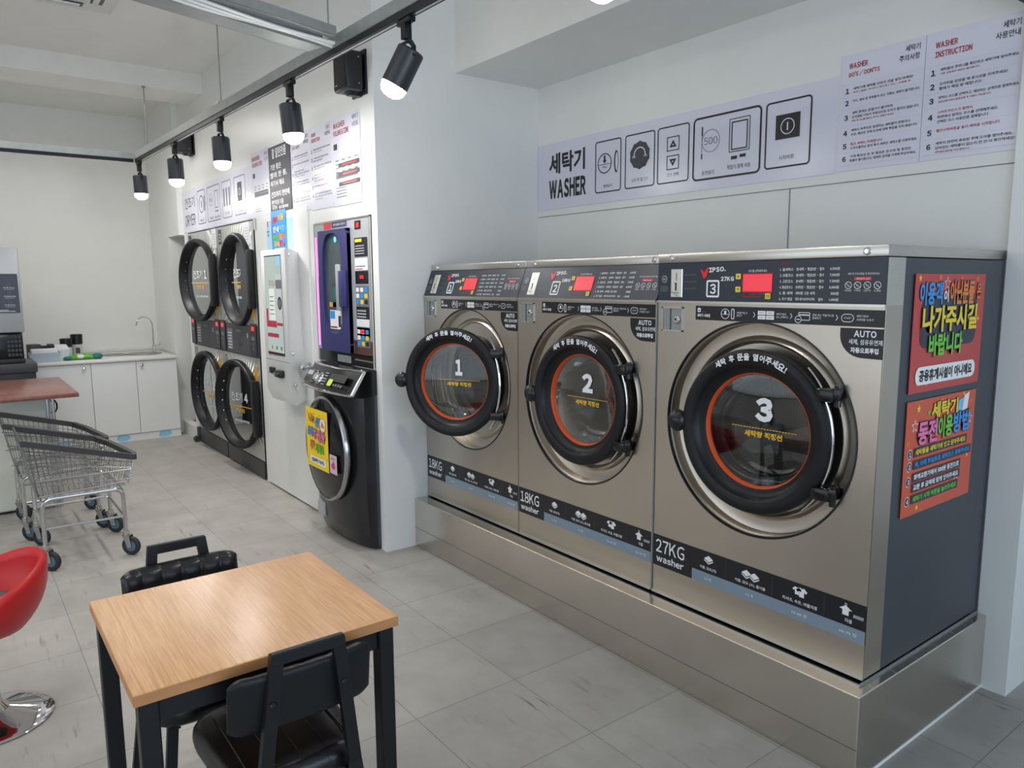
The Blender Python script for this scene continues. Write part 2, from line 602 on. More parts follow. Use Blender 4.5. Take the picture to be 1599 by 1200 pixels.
class Face:
    """prints flat shapes on a plane: origin O, right ux, up uz"""

    def __init__(s, mb, O, ux, uz, base=0.0012):
        s.mb, s.O, s.ux, s.uz = mb, Vector(O), Vector(ux).normalized(), Vector(uz).normalized()
        s.n = s.ux.cross(s.uz)
        s.base = base

    def P(s, x, y, l):
        return tuple(s.O + s.ux * x + s.uz * y + s.n * (s.base + l * 0.0007))

    def poly(s, pts, m, l=0):
        s.mb.add([s.P(x, y, l) for x, y in pts], [tuple(range(len(pts)))], m)

    def rect(s, x0, y0, x1, y1, m, l=0):
        s.poly([(x0, y0), (x1, y0), (x1, y1), (x0, y1)], m, l)

    def rr(s, x0, y0, x1, y1, r, k=5):
        out = []
        for cx, cy, a0 in ((x1 - r, y1 - r, 0), (x0 + r, y1 - r, 90), (x0 + r, y0 + r, 180), (x1 - r, y0 + r, 270)):
            for i in range(k + 1):
                a = math.radians(a0 + 90 * i / k)
                out.append((cx + r * math.cos(a), cy + r * math.sin(a)))
        return out

    def rrect(s, x0, y0, x1, y1, r, m, l=0):
        s.poly(s.rr(x0, y0, x1, y1, r), m, l)

    def frame(s, x0, y0, x1, y1, r, t, m, l=0):
        a = s.rr(x0, y0, x1, y1, r)
        b = s.rr(x0 + t, y0 + t, x1 - t, y1 - t, max(r - t, 0.0001))
        s.band(a, b, m, l)

    def band(s, a, b, m, l=0):
        n = len(a)
        s.mb.add([s.P(x, y, l) for x, y in a + b], [(i, (i + 1) % n, n + (i + 1) % n, n + i) for i in range(n)], m)

    def circ(s, cx, cy, r, n=24, sx=1.0):
        return [(cx + sx * r * math.cos(2 * PI * k / n), cy + r * math.sin(2 * PI * k / n)) for k in range(n)]

    def disc(s, cx, cy, r, m, l=0, n=24, sx=1.0):
        s.poly(s.circ(cx, cy, r, n, sx), m, l)

    def ring(s, cx, cy, r, t, m, l=0, sx=1.0):
        s.band(s.circ(cx, cy, r, 28, sx), s.circ(cx, cy, r - t, 28, sx), m, l)

    def star(s, cx, cy, r, m, l=0, k=5, q=.45, a0=PI / 2):
        s.poly([(cx + (r if i % 2 == 0 else r * q) * math.cos(a0 + PI * i / k), cy + (r if i % 2 == 0 else r * q) * math.sin(a0 + PI * i / k)) for i in range(2 * k)], m, l)

    def line(s, x0, y0, x1, y1, t, m, l=0):
        dx, dy = x1 - x0, y1 - y0
        d = math.hypot(dx, dy)
        nx, ny = -dy / d * t / 2, dx / d * t / 2
        s.poly([(x0 + nx, y0 + ny), (x1 + nx, y1 + ny), (x1 - nx, y1 - ny), (x0 - nx, y0 - ny)], m, l)

    def text(s, x, y, h, t, m, w=None, al='l', l=1, bold=0.0, rot=0.0, shear=0.0):
        """text whose bounding box has height h (and width w if given), lower edge at y"""
        vs, fs, bb = glyphs(t, bold)
        sy = h / max(bb[3] - bb[2], 1e-6)
        sx = sy if w is None else w / max(bb[1] - bb[0], 1e-6)
        W = (bb[1] - bb[0]) * sx
        ox = {'l': 0, 'c': -W / 2, 'r': -W}[al]
        c, sn = math.cos(rot), math.sin(rot)
        pts = []
        for a, b in vs:
            px, py = (a - bb[0]) * sx + ox, (b - bb[2]) * sy
            px += shear * py
            pts.append(s.P(x + c * px - sn * py, y + sn * px + c * py, l))
        s.mb.add(pts, fs, m)
        return W

    def otext(s, x, y, h, t, m, mo, w=None, al='l', l=1, bold=0.02, out=0.05, rot=0.0):
        bold, out = min(bold, .035), .035
        """text with a dark outline behind it"""
        vs, fs, bb = glyphs(t, bold)
        sy = h / max(bb[3] - bb[2], 1e-6)
        g = out * sy
        sx = sy if w is None else w / max(bb[1] - bb[0], 1e-6)
        gx = out * sx
        s.text(x - (gx if al == 'l' else 0), y - g, h + 2 * g, t, mo, None if w is None else w + 2 * gx, al, l, bold + out, rot)
        s.text(x, y, h, t, m, w, al, l + 1, bold, rot)

    def arc(s, cx, cy, r, t, h, m, a0, a1, bold=0.0, l=1):
        """characters along an arc, angles in degrees measured clockwise from the top"""
        wts = [.42 if ch == ' ' else (.55 if ch == '!' else 1.0) for ch in t]
        n = sum(wts)
        q = 0.0
        for i, ch in enumerate(t):
            q += wts[i]
            if ch == ' ':
                continue
            a = math.radians(a0 + (a1 - a0) * (q - wts[i] / 2) / n)
            s.text(cx + r * math.sin(a), cy + r * math.cos(a), h if ch != '!' else h * 0.9, ch, m, None, 'c', l, bold, -a)


def tag(o, label, cat, group=None):
    o['label'] = label
    o['category'] = cat
    if group:
        o['group'] = group
    return o


def thing(name, label, cat, loc=(0, 0, 0), rz=0.0, group=None):
    o = bpy.data.objects.new(name, None)
    COL.objects.link(o)
    o.empty_display_size = .1
    o.location = loc
    o.rotation_euler = (0, 0, rz)
    return tag(o, label, cat, group)


def struct(o):
    o['kind'] = 'structure'
    return o


def copy_tree(o, parent=None):
    c = o.copy()
    COL.objects.link(c)
    c.parent = parent
    for ch in list(o.children):
        copy_tree(ch, c)
    return c


X, Y, Z = (1, 0, 0), (0, 1, 0), (0, 0, 1)
TL = Matrix.Translation

# ================================================================== THE ROOM
YD = -0.29      # plane of the dryer wall
XP = -3.882      # partition beside the washers
YB = 0.882      # wall behind the washers
ZC = 3.45       # ceiling
b = MB(); b.box(-10.2, 3.2, -5.6, 3.2, -0.1, 0.0, FLOOR); struct(b.build('floor'))
b = MB(); b.box(-10.2, 3.2, -5.6, 3.2, ZC, ZC + 0.1, CEIL); struct(b.build('ceiling'))
b = MB(); b.box(-7.18 - 0.5, -7.18, -5.48, YD, 3.284, ZC, mat('glossy_ceiling_beam_paint', s2l(234, 233, 229), 0.22, bump=0.5, bscale=12)); struct(b.build('trim_1'))        # beam across the ceiling
b = MB(); b.box(XP, -1.0, 0.25, YB, 2.834, ZC, CEIL); struct(b.build('trim_2'))              # bulkhead above the washers
# far wall
b = MB(); b.box(-9.52, -9.4, -5.5, 1.3, 0, ZC, WALL); struct(b.build('wall_left'))
# wall with the dryers: pieces around the openings
for x0, x1, z0, z1 in ((-9.4, -8.58, 0, ZC), (-8.58, -8.12, 2.10, ZC), (-8.12, -5.915, 2.11, ZC), (-8.12, -7.985, 0, 2.11), (-5.97, -5.915, 0, 2.11), (-5.915, -4.87, 2.12, ZC), (-4.87, -4.775, 0, ZC), (-4.775, -3.955, 1.995, ZC), (-3.955, XP, 0, ZC)):
    b = MB()
    b.box(x0, x1, YD - (0.05 if x1 < -8.1 and z1 > 2.2 else 0), YD + 0.12, z0, z1, WALLG)
    struct(b.build('wall_dryer'))
b = MB(); b.box(XP - 0.05, XP, YD + 0.12, YB + 0.12, 0, ZC, WALL); struct(b.build('wall_partition'))
b = MB(); b.box(XP, -1.118, YB, YB + 0.12, 0, ZC, WALL); struct(b.build('wall_back'))
b = MB(); b.box(-1.118, -1.0, YB - 0.02, 2.6, 0, ZC, WHITE); struct(b.build('wall_pillar'))
b = MB(); b.box(-1.0, 3.12, 2.6, 2.72, 0, ZC, WALL); struct(b.build('wall_rear'))
# seams of the lining boards behind the washers
b = MB()
b.box(XP + .002, -1.12, YB - 0.003, YB, 2.0225, 2.0255, GREYINK)
b.box(-2.0385, -2.0355, YB - 0.003, YB, 1.70, 2.0225, GREYINK)
struct(b.build('trim_3'))
b = MB()
b.box(-8.66, -8.58, YD - 0.056, YD - 0.05, 0, 0.09, ALU)
b.box(-4.87, -4.775, YD - 0.006, YD, 0, 0.012, ALU)
struct(b.build('baseboard_left'))
# alcove beyond the dryers with a raised brown floor
b = MB(); b.box(-8.58, -8.12, YD + .06, 1.2, 0, 0.12, BROWNF); b.box(-8.58, -8.12, YD - 0.02, YD + .06, 0, 0.13, WHITE); struct(b.build('trim_4'))
b = MB(); b.box(-9.4, -8.0, 1.2, 1.3, 0, ZC, WALL); b.box(-8.66, -8.58, YD + .12, 1.2, 0, ZC, WALL); struct(b.build('wall_alcove'))
b = MB(); b.box(-8.12, -8.06, YD + .12, 1.2, 0, ZC, WALL); struct(b.build('wall_alcove_side'))
# front wall with shop windows (behind the camera) and right wall with the glazed front
b = MB()
for x0, x1, z0, z1 in ((-9.52, -5.3, 0, ZC), (-5.3, 1.2, 0, .35), (-5.3, 1.2, 2.65, ZC), (1.2, 3.12, 0, ZC)):
    b.box(x0, x1, -5.6, -5.48, z0, z1, WALL)
struct(b.build('wall_front'))
b = MB()
for y0, y1, z0, z1 in ((-5.6, -4.1, 0, ZC), (-4.1, .7, 0, .2), (-4.1, .7, 2.7, ZC), (.7, 2.72, 0, ZC)):
    b.box(3.0, 3.12, y0, y1, z0, z1, WALL)
struct(b.build('wall_right'))


def window(n, vert, a0, a1, z0, z1, c):
    fr = MB()
    g = MB()
    k = 4
    t = 0.03
    if vert == 'x':     # pane in a wall facing y
        fr.box(a0, a1, c - t, c + t, z0, z0 + .06, ALU); fr.box(a0, a1, c - t, c + t, z1 - .06, z1, ALU)
        for i in range(k + 1):
            x = a0 + (a1 - a0) * i / k
            fr.box(x - .03, x + .03, c - t, c + t, z0, z1, ALU)
        g.box(a0, a1, c - .004, c + .004, z0, z1, CLEAR)
    else:
        fr.box(c - t, c + t, a0, a1, z0, z0 + .06, ALU); fr.box(c - t, c + t, a0, a1, z1 - .06, z1, ALU)
        for i in range(k + 1):
            x = a0 + (a1 - a0) * i / k
            fr.box(c - t, c + t, x - .03, x + .03, z0, z1, ALU)
        g.box(c - .004, c + .004, a0, a1, z0, z1, CLEAR)
    o = struct(fr.build('window_%d' % n))
    g.build('window_glass', o)


window(1, 'x', -5.3, 1.2, .35, 2.65, -5.54)
window(2, 'y', -4.1, .7, .2, 2.7, 3.06)
# flush white service door beside the dryers, with its knob
b = MB()
b.box(-5.912, -4.873, YD - .012, YD + .03, 0.012, 2.118, WHITE, 0.003, 1)
d1 = struct(b.build('door_1'))
b = MB()
kx, kz = -4.93, 1.03
b.lathe([(0.0, -.002), (.034, 0), (.036, .006), (.014, .012), (.012, .034), (.024, .04), (.031, .052), (.030, .064), (.018, .074), (0, .076)], (kx, YD - .012, kz), (0, -1, 0), ALU, 24)
b.build('door_knob', d1)
b = MB()
b.box(-5.912, -5.895, YD - .03, YD - .012, 2.02, 2.11, ALU, .002, 1)
b.build('door_hinge', d1)

# ================================================================== WASHERS
HP = 0.313


def drum_unit(b, cx, cz, y0, r_out, m_in):
    pass


def rect_hole(b, x0, x1, z0, z1, cx, cz, r, y, m, n=96):
    """flat sheet in the xz plane with a round hole"""
    out, inn = [], []
    angs = set(2 * PI * k / n for k in range(n))
    for px, pz in ((x0, z0), (x0, z1), (x1, z0), (x1, z1)):
        angs.add(math.atan2(pz - cz, px - cx) % (2 * PI))
    for a in sorted(angs):
        c, s_ = math.cos(a), math.sin(a)
        t = 1e9
        if c > 1e-9: t = min(t, (x1 - cx) / c)
        if c < -1e-9: t = min(t, (x0 - cx) / c)
        if s_ > 1e-9: t = min(t, (z1 - cz) / s_)
        if s_ < -1e-9: t = min(t, (z0 - cz) / s_)
        out.append((cx + c * t, y, cz + s_ * t))
        inn.append((cx + c * r, y, cz + s_ * r))
    b.rings([out, inn], m, True)


def icon_stack(F, x, y, s, m=WINK, l=1):
    """folded blanket icon"""
    F.poly([(x - s, y), (x, y - .62 * s), (x + s, y), (x, y + .62 * s)], m, l)
    F.poly([(x - s, y - .18 * s), (x, y - .80 * s), (x + s, y - .18 * s), (x + s, y - .42 * s), (x, y - 1.04 * s), (x - s, y - .42 * s)], m, l)


def icon_shirt(F, x, y, s, m=WINK, l=1):
    F.poly([(x - .45 * s, y - .8 * s), (x + .45 * s, y - .8 * s), (x + .45 * s, y + .2 * s), (x + .8 * s, y - .05 * s), (x + 1.0 * s, y + .35 * s), (x + .45 * s, y + .8 * s), (x + .15 * s, y + .8 * s), (x, y + .6 * s), (x - .15 * s, y + .8 * s), (x - .45 * s, y + .8 * s), (x - 1.0 * s, y + .35 * s), (x - .8 * s, y - .05 * s), (x - .45 * s, y + .2 * s)], m, l)


def icon_hanger(F, x, y, s, m=WINK, l=1):
    F.poly([(x - s, y), (x, y + .65 * s), (x + s, y), (x + .5 * s, y - .1 * s), (x + .5 * s, y - .9 * s), (x - .5 * s, y - .9 * s), (x - .5 * s, y - .1 * s)], m, l)
    F.ring(x, y + .8 * s, .2 * s, .07 * s, m, l)


def make_washer(cx, num, kg, label, slanted, open_deg):
    t = thing('commercial_washer', label, 'washing machine', (cx, 0, HP), 0, 'coin washers on the steel plinth')
    W = 0.4560      # half width
    cz = 1.068 - HP
    r = 0.388
    ztop = 1.524 - HP
    # --- cabinet shell
    b = MB()
    rect_hole(b, -W, W, 0.0, ztop, 0, cz, r, 0.0, STEEL)
    for s_ in (-1, 1):
        b.box(s_ * W - .0015, s_ * W + .0015, 0.0, 0.105, 0, ztop, STEEL)
        b.box(s_ * W - .0015, s_ * W + .0015, 0.105, 0.86, 0, 1.67 - HP, SIDEP)
        if not slanted:
            b.box(s_ * W - .0015, s_ * W + .0015, 0.0, 0.105, ztop, 1.67 - HP, STEELT)
    b.box(-W, W, 0.855, 0.86, 0, 1.67 - HP, SIDEP)
    b.box(-W, W, 0.0, 0.86, 0.0, 0.004, SIDEP)
    b.build('cabinet', t)
    # --- bottom gasket strip along the foot
    b = MB()
    b.box(-W, W, -0.006, 0.004, -0.004, 0.007, ALU)
    b.build('foot_strip', t)
    # --- top cap
    b = MB()
    b.box(-W - .001, W + .001, 0.055 if slanted else -0.004, 0.881, 1.673 - HP, 1.709 - HP, STEELT, .004, 2)
    cap = b.build('top_cap', t)
    yc = 0.055 if slanted else -0.004
    for sx in (-.39, .39):
        b = MB()
        b.lathe([(0, .006), (.007, .006), (.012, .003), (.013, 0)], (sx, yc, 1.690 - HP), (0, -1, 0), CHROME, 12)
        b.build('screw', cap)
    # --- recessed dish around the door
    b = MB()
    b.lathe([(r + .006, -0.001), (r + .006, .002), (r + .001, .003), (r - .002, -.002)], (0, 0, cz), (0, -1, 0), BLACKP, 96)
    b.lathe([(r - .002, -.002), (r - .004, -.010), (r - .003, -.022)], (0, 0, cz), (0, -1, 0), CHROME, 96)
    b.build('dish_rim', t)
    b = MB()
    b.lathe([(r - .003, -.022), (r - .002, -.03), (r - .006, -.055), (r - .02, -.060), (.34, -.060), (.335, -.052), (.322, -.044), (.312, -.052), (.31, -.062), (.225, -.064), (.222, -.11)], (0, 0, cz), (0, -1, 0), STEELD, 96)
    b.build('door_dish', t)
    # --- drum
    b = MB()
    b.lathe([(.222, -.10), (.222, -.13), (.30, -.16), (.31, -.52), (.28, -.56), (.0, -.58)], (0, 0, cz), (0, -1, 0), DRUM, 64)
    for k in range(3):
        a = PI / 2 + k * 2 * PI / 3
        c_, s_ = math.cos(a), math.sin(a)
        p = [(.305, -.05), (.305, .05), (.24, .015), (.24, -.015)]
        b.prism([(c_ * u - s_ * v, s_ * u + c_ * v) for u, v in p], .18, .5, STEELD, F=lambda u, v, q: (u, q, cz + v))
    b.build('drum', t)
    b = MB()
    b.lathe([(.224, -.055), (.236, -.045), (.24, -.058), (.226, -.075), (.205, -.095), (.222, -.11)], (0, 0, cz), (0, -1, 0), BLACKP, 64)
    b.build('opening_gasket', t)
    # --- control panel
    z0, z1 = 1.5265 - HP, 1.672 - HP
    y1 = 0.055 if slanted else 0.0
    h = math.hypot(z1 - z0, y1)
    uz = Vector((0, y1, z1 - z0)).normalized()
    b = MB()
    b.add([(-W, -.002, z0), (W, -.002, z0), (W, y1 - .002, z1), (-W, y1 - .002, z1), (-W, .10, z0), (W, .10, z0), (W, .10, z1), (-W, .10, z1)], [(0, 1, 2, 3), (4, 5, 6, 7), (0, 1, 5, 4), (3, 2, 6, 7), (0, 3, 7, 4), (1, 2, 6, 5)], PANELB)
    b.box(-W, W, -.008, .01, z0 - .007, z0 + .001, STEELT)
    F = Face(b, (0, -.002, z0), X, uz)
    Q = lambda zz: (zz - 1.5265) / (1.672 - 1.5265) * h
    F.disc(-.423, Q(1.611), .0135, WINK, 0); F.disc(-.423, Q(1.611), .012, PANELB, 1)
    F.text(-.423, Q(1.606), .009, '50', WINK, None, 'c', 2)
    for k in range(4):
        F.rect(-.442, Q(1.563 + k * .006), -.405, Q(1.5655 + k * .006), GREYINK)
    for k, s_ in enumerate(('표시판확인', '동전 반환 버튼', '동전반환구')):
        F.text(-.320, Q(1.622 - k * .026), .008, '◄ ' + s_, GREYINK, .055)
    # brand emblem, machine number and load
    F.poly([(-.247, Q(1.648)), (-.236, Q(1.643)), (-.228, Q(1.635)), (-.214, Q(1.652)), (-.207, Q(1.650)), (-.218, Q(1.617)), (-.232, Q(1.612))], COLS['red'], 1)
    F.text(-.206, Q(1.6335), .018, 'IPSO.', WINK, .074, 'l', 1, .05, .05)
    F.text(-.153, Q(1.602), .016, kg, WINK, .058, 'l', 1, .05)
    F.frame(-.217, Q(1.542), -.158, Q(1.606), .008, .007, COLS['sky'] if False else WINK, 1)
    F.text(-.187, Q(1.5545), .038, str(num), WINK, None, 'c', 1, .03)
    F.text(-.035, Q(1.632), .009, '코스를 선택해주세요', WINK, .075, 'l', 1)
    for k, (c1, c2, c3, pr) in enumerate((('1. 울세탁스', '본세탁', '헹굼2번', '6,500원'), ('2. 보통코스', '본세탁', '헹굼2번', '7,000원'), ('3. 고온코스', '본세탁', '헹굼3번', '7,500원'), ('4. 통살균코스', '본세탁2번', '헹굼3번', '8,000원'), ('5. 통 세척', '세탁통 고온 세척', '', '500원'), ('6. 추가 헹굼', '헹굼+탈수(섬유유연제)', '', '1,000원'))):
        z = 1.634 - k * .0198
        F.text(.091, Q(z), .0105, c1, WINK, .05, 'l', 1, .01)
        if c3:
            F.text(.152, Q(z), .0105, c2, WINK, .028, 'l', 1, .01)
            F.rect(.184, Q(z + .005), .187, Q(z + .0062), WINK, 1)
            F.text(.192, Q(z), .0105, c3, WINK, .03, 'l', 1, .01)
            F.rect(.227, Q(z + .005), .230, Q(z + .0062), WINK, 1)
            F.text(.236, Q(z), .0105, '탈수', WINK, .016, 'l', 1, .01)
        else:
            F.text(.152, Q(z), .0105, c2, WINK, .07, 'l', 1, .01)
            if k == 5:
                F.text(.236, Q(z), .0105, '탈수', WINK, .016, 'l', 1, .01)
        F.text(.304, Q(z), .0105, pr, WINK, None, 'r', 1, .01)
    F.text(.094, Q(1.6525), .010, '세탁코스', REDINK, .04, 'l', 1)
    F.text(.382, Q(1.618), .0075, '세탁 전 주의사항을 꼭 확인해주세요', WINK, .10, 'c', 1)
    F.rect(.354, Q(1.6015), .409, Q(1.6115), COLS['red'], 1)
    F.text(.3815, Q(1.6035), .006, '세탁금지 LIST', WINK, .044, 'c', 2)
    for k, ix in enumerate((.335, .365, .396, .428)):
        F.ring(ix, Q(1.586), .0115, .0018, WINK, 1)
        F.poly([(ix - .005, Q(1.581)), (ix + .005, Q(1.581)), (ix + .004, Q(1.590)), (ix, Q(1.588)), (ix - .004, Q(1.590))], GREYINK, 1)
        F.line(ix - .008, Q(1.593), ix + .008, Q(1.579), .0014, WINK, 2)
        F.text(ix, Q(1.567), .0055, ('애완용품', '가죽류', '신발카펫', '오염물')[k], WINK, .022, 'c', 1)
    pan = b.build('control_panel', t)
    # coin slot plate
    b = MB()
    F = Face(b, (0, -.002, z0), X, uz, 0.004)
    n_ = F.n
    x0, x1, za, zb = -.388, -.332, Q(1.5405), Q(1.649)
    vs = [F.P(x0, za, -5), F.P(x1, za, -5), F.P(x1, zb, -5), F.P(x0, zb, -5), F.P(x0 + .002, za + .002, 0), F.P(x1 - .002, za + .002, 0), F.P(x1 - .002, zb - .002, 0), F.P(x0 + .002, zb - .002, 0)]
    b.add(vs, [(4, 5, 6, 7), (0, 1, 5, 4), (1, 2, 6, 5), (2, 3, 7, 6), (3, 0, 4, 7)], COINP)
    F.rect(-.3615, Q(1.606), -.3585, Q(1.635), INK, 1)
    F.rect(-.365, Q(1.566), -.358, Q(1.592), INK, 1)
    F.rect(-.368, Q(1.592), -.358, Q(1.5965), INK, 1)
    F.line(-.385, Q(1.560), -.345, Q(1.557), .002, INK, 1)
    F.line(-.372, Q(1.556), -.350, Q(1.545), .002, INK, 1)
    b.build('coin_slot', pan, 'bright chrome coin slot plate')
    b = MB()
    F = Face(b, (0, -.002, z0), X, uz, 0.0015)
    F.rect(-.060, Q(1.5605), .064, Q(1.6285), REDINK, 0)
    F.rect(-.056, Q(1.565), .061, Q(1.625), SCREEN_R, 1)
    F.rect(-.056, Q(1.545), .020, Q(1.5475), REDINK, 0)
    F.text(-.030, Q(1.552), .007, '코스확인 후 동전투입', GREYINK, .07, 'l', 1)
    b.build('display', pan, 'red lit display')
    for bx, bz, sh in ((-.076, 1.618, 1), (-.076, 1.572, -1), (.047, 1.549, 0)):
        b = MB()
        F = Face(b, (0, -.002, z0), X, uz, 0.003)
        F.rrect(bx - .011, Q(bz) - .010, bx + .011, Q(bz) + .010, .003, YBTN, 0)
        if sh:
            F.poly([(bx - .004, Q(bz) - .003 * sh), (bx, Q(bz) + .004 * sh), (bx + .004, Q(bz) - .003 * sh)], INK, 1)
        else:
            F.frame(bx - .006, Q(bz) - .004, bx + .006, Q(bz) + .004, .001, .0012, INK, 1)
        b.build('button', pan, 'small yellow button')
    # --- lock pocket
    b = MB()
    lx0, lx1, lz0, lz1 = -.433, -.326, 1.407 - HP, 1.503 - HP
    b.box(lx0, lx1, -.004, .0, lz0, lz0 + .006, ALU); b.box(lx0, lx1, -.004, 0, lz1 - .006, lz1, ALU)
    b.box(lx0, lx0 + .006, -.004, 0, lz0, lz1, ALU); b.box(lx1 - .006, lx1, -.004, 0, lz0, lz1, ALU)
    b.box(lx0 + .006, lx1 - .006, -.0012, 0, lz0 + .006, lz1 - .006, GALV)
    b.box(lx0 + .042, lx0 + .047, -.003, 0, lz0 + .006, lz1 - .006, DARKG)
    b.lathe([(0, .012), (.012, .012), (.016, .008), (.018, .0), (.024, .0)], (lx0 + .078, 0, lz0 + .048), (0, -1, 0), CHROME, 20)
    b.lathe([(0, .0135), (.005, .0135), (.005, .012)], (lx0 + .078, 0, lz0 + .048), (0, -1, 0), DARKG, 12)
    b.build('lock_pocket', t, 'bare metal pocket with a round lock')
    # --- stickers on the steel front
    b = MB()
    F = Face(b, (0, 0, -HP), X, Z, .001)
    F.rect(-.266, 1.457, W - .002, 1.510, STRIPB, 0)
    F.text(-.258, 1.468, .012, '세탁기 사용법', WINK, .06, 'l', 1, .03)
    F.rrect(-.256, 1.486, -.242, 1.502, .003, WINK, 1); F.disc(-.249, 1.493, .003, STRIPB, 2)
    F.text(-.236, 1.485, .006, 'Washer', GREYINK, .02, 'l', 1)
    F.ring(-.13, 1.483, .019, .0022, WINK, 1); F.rect(-.1345, 1.482, -.1255, 1.494, WINK, 1); F.line(-.148, 1.481, -.112, 1.481, .0015, WINK, 1)
    F.frame(-.104, 1.464, -.090, 1.502, .006, .003, WINK, 1)
    F.text(-.080, 1.484, .008, '세탁물 투입 후', WINK, .045); F.text(-.080, 1.474, .008, '문닫기', WINK, .022)
    for gx in (-.006, .139, .302):
        F.line(gx - .004, 1.492, gx + .003, 1.483, .002, WINK, 1); F.line(gx - .004, 1.474, gx + .003, 1.483, .002, WINK, 1)
    for i in range(2):
        for j in range(2):
            F.rect(.008 + i * .034, 1.468 + j * .016, .039 + i * .034, 1.4815 + j * .016, WINK, 1)
            F.rect(.014 + i * .034, 1.474 + j * .016, .032 + i * .034, 1.4755 + j * .016, GREYINK, 2)
    F.text(.081, 1.484, .008, '세탁기에서', WINK, .038); F.text(.081, 1.474, .008, '코스 선택하기', WINK, .046)
    F.frame(.165, 1.470, .208, 1.497, .003, .0022, WINK, 1); F.rect(.165, 1.486, .208, 1.490, WINK, 1)
    F.disc(.166, 1.473, .012, STRIPB, 2); F.ring(.166, 1.473, .0125, .002, WINK, 3); F.rect(.159, 1.4715, .173, 1.4745, WINK, 3)
    F.text(.216, 1.485, .008, '결제 또는 적립카드로', WINK, .075); F.text(.216, 1.475, .008, '결제하기', WINK, .03)
    F.frame(.316, 1.470, .358, 1.496, .013, .002, WINK, 1); F.text(.337, 1.480, .006, 'START', WINK, .024, 'c')
    F.text(.366, 1.486, .008, '세탁기에서', WINK, .038); F.text(.366, 1.475, .008, '시작버튼 누르기', WINK, .055)
    b.build('usage_sticker', t, 'black sticker strip with white pictograms')
    b = MB()
    F = Face(b, (0, 0, -HP), X, Z, .001)
    # AUTO sticker
    pts = [(W - .001, 1.452), (.315, 1.452)] + [(.315 + .075 * (1 - math.cos(a)), 1.43 - .071 * math.sin(a)) for a in [PI / 2 * k / 8 for k in range(9)]] + [(W - .001, 1.358)]
    F.poly(pts, STRIPB, 0)
    F.text(.397, 1.4245, .021, 'AUTO', WINK, .072, 'c', 1, .03)
    F.text(.399, 1.400, .018, '세제, 섬유유연제', WINK, .108, 'c', 1, .01)
    F.text(.397, 1.374, .018, '자동으로투입', WINK, .09, 'c', 1, .04)
    b.build('auto_sticker', t, 'black sticker reading AUTO')
    b = MB()
    F = Face(b, (0, 0, -HP), X, Z, .001)
    # lower band
    F.rect(-W + .002, .428, W - .002, .560, STRIPB, 0)
    F.rect(-.250, .428, W - .002, .474, STRIPL, 1)
    F.text(-.440, .487, .056, kg, WINK, .150, 'l', 1, .01)
    F.text(-.436, .447, .030, 'washer', WINK, .145, 'l', 1, .03)
    icon_stack(F, -.170, .532, .021)
    icon_stack(F, .002, .530, .021); icon_stack(F, .036, .527, .021)
    icon_shirt(F, .226, .530, .021); icon_shirt(F, .208, .532, .017)
    icon_hanger(F, .385, .528, .022)
    F.rect(.412, .508, .446, .520, GREYINK, 1)
    for k in range(7):
        F.line(.413 + k * .005, .509, .417 + k * .005, .519, .0014, WINK, 2)
    for xx, s1, ww, s2 in ((-.172, '이불, 담요(대)', .078, '3-4 장'), (.018, '이불, 담요 (소), 홑이불', .130, '4-5 장'), (.220, '티셔츠, 속옷, 여름의류', .132, '50-60 장'), (.397, '타올', .024, '60-70 장')):
        F.text(xx, .485, .014, s1, WINK, ww, 'c', 1, .01)
        F.text(xx, .445, .011, s2, WINK, .06 if len(s2) > 6 else .034, 'c', 2)
    for xx in (-.09, .11, .31):
        for k in range(9):
            F.rect(xx - .0006, .480 + k * .008, xx + .0006, .484 + k * .008, GREYINK, 1)
    b.build('load_sticker', t, 'black and grey-blue band with load weight and garment icons')
    # --- door
    th = math.radians(open_deg)
    hx, hy, Ld = 0.262, -0.035, 0.242
    # local door frame: origin at the hinge pivot, disc centre at (-Ld,0,0), front towards -y
    R = 0.296
    b = MB()
    b.lathe([(R - .055, -.066), (R - .018, -.060), (R - .004, -.045), (R + .001, -.018), (R - .003, -.006), (R - .012, .0), (R - .026, .001), (.252, -.002), (.246, -.006), (.243, -.014), (.232, -.030), (.222, -.036), (.212, -.038), (.209, -.041)], (-Ld, 0, 0), (0, -1, 0), BEZEL, 96)
    dr = b.build('door', t, 'thick black ring door with lettering along its top')
    dr.location = (hx, hy, cz)
    dr.rotation_euler = (0, 0, th)
    b = MB()
    b.lathe([(.212, -.041), (.2085, -.0385), (.206, -.043), (.202, -.060), (.214, -.064)], (-Ld, 0, 0), (0, -1, 0), ORANGE, 80)
    b.build('seal', dr, 'orange ring seal')
    b = MB()
    b.lathe([(.202, -.056), (.0, -.054)], (-Ld, 0, 0), (0, -1, 0), GLASS, 64)
    b.lathe([(.202, -.060), (.194, -.11), (.180, -.155), (.15, -.175), (0, -.19)], (-Ld, 0, 0), (0, -1, 0), GLASS, 64)
    g = b.build('glass', dr, 'clear glass bowl')
    b = MB()
    F = Face(b, (-Ld + .025, .0525, 0), X, Z, .001)
    F.text(.0, .035, .088, str(num), WINK, .070 if num > 1 else .044, 'c', 1, .06)
    for k in range(22):
        F.rect(-.128 + k * .0118, .0085, -.120 + k * .0118, .0112, YINK, 1)
    F.text(.0, -.024, .023, '세탁량 적정선', YINK, .15, 'c', 1, .03)
    b.build('fill_marking', dr, 'white number over a dashed yellow line')
    b = MB()
    F = Face(b, (-Ld, -.0012, 0), X, Z, .001)
    F.arc(0, 0, .2575, '세탁 후 문을 열어주세요!', .025, WINK, -33, 31, .03)
    b.build('lettering', dr, 'white lettering on an arc')
    # knob on the left
    b = MB()
    kx_ = -Ld - R - .026
    b.ball((kx_, .012, 0), .042, KNOBB, 20, (.95, .75, 1.05))
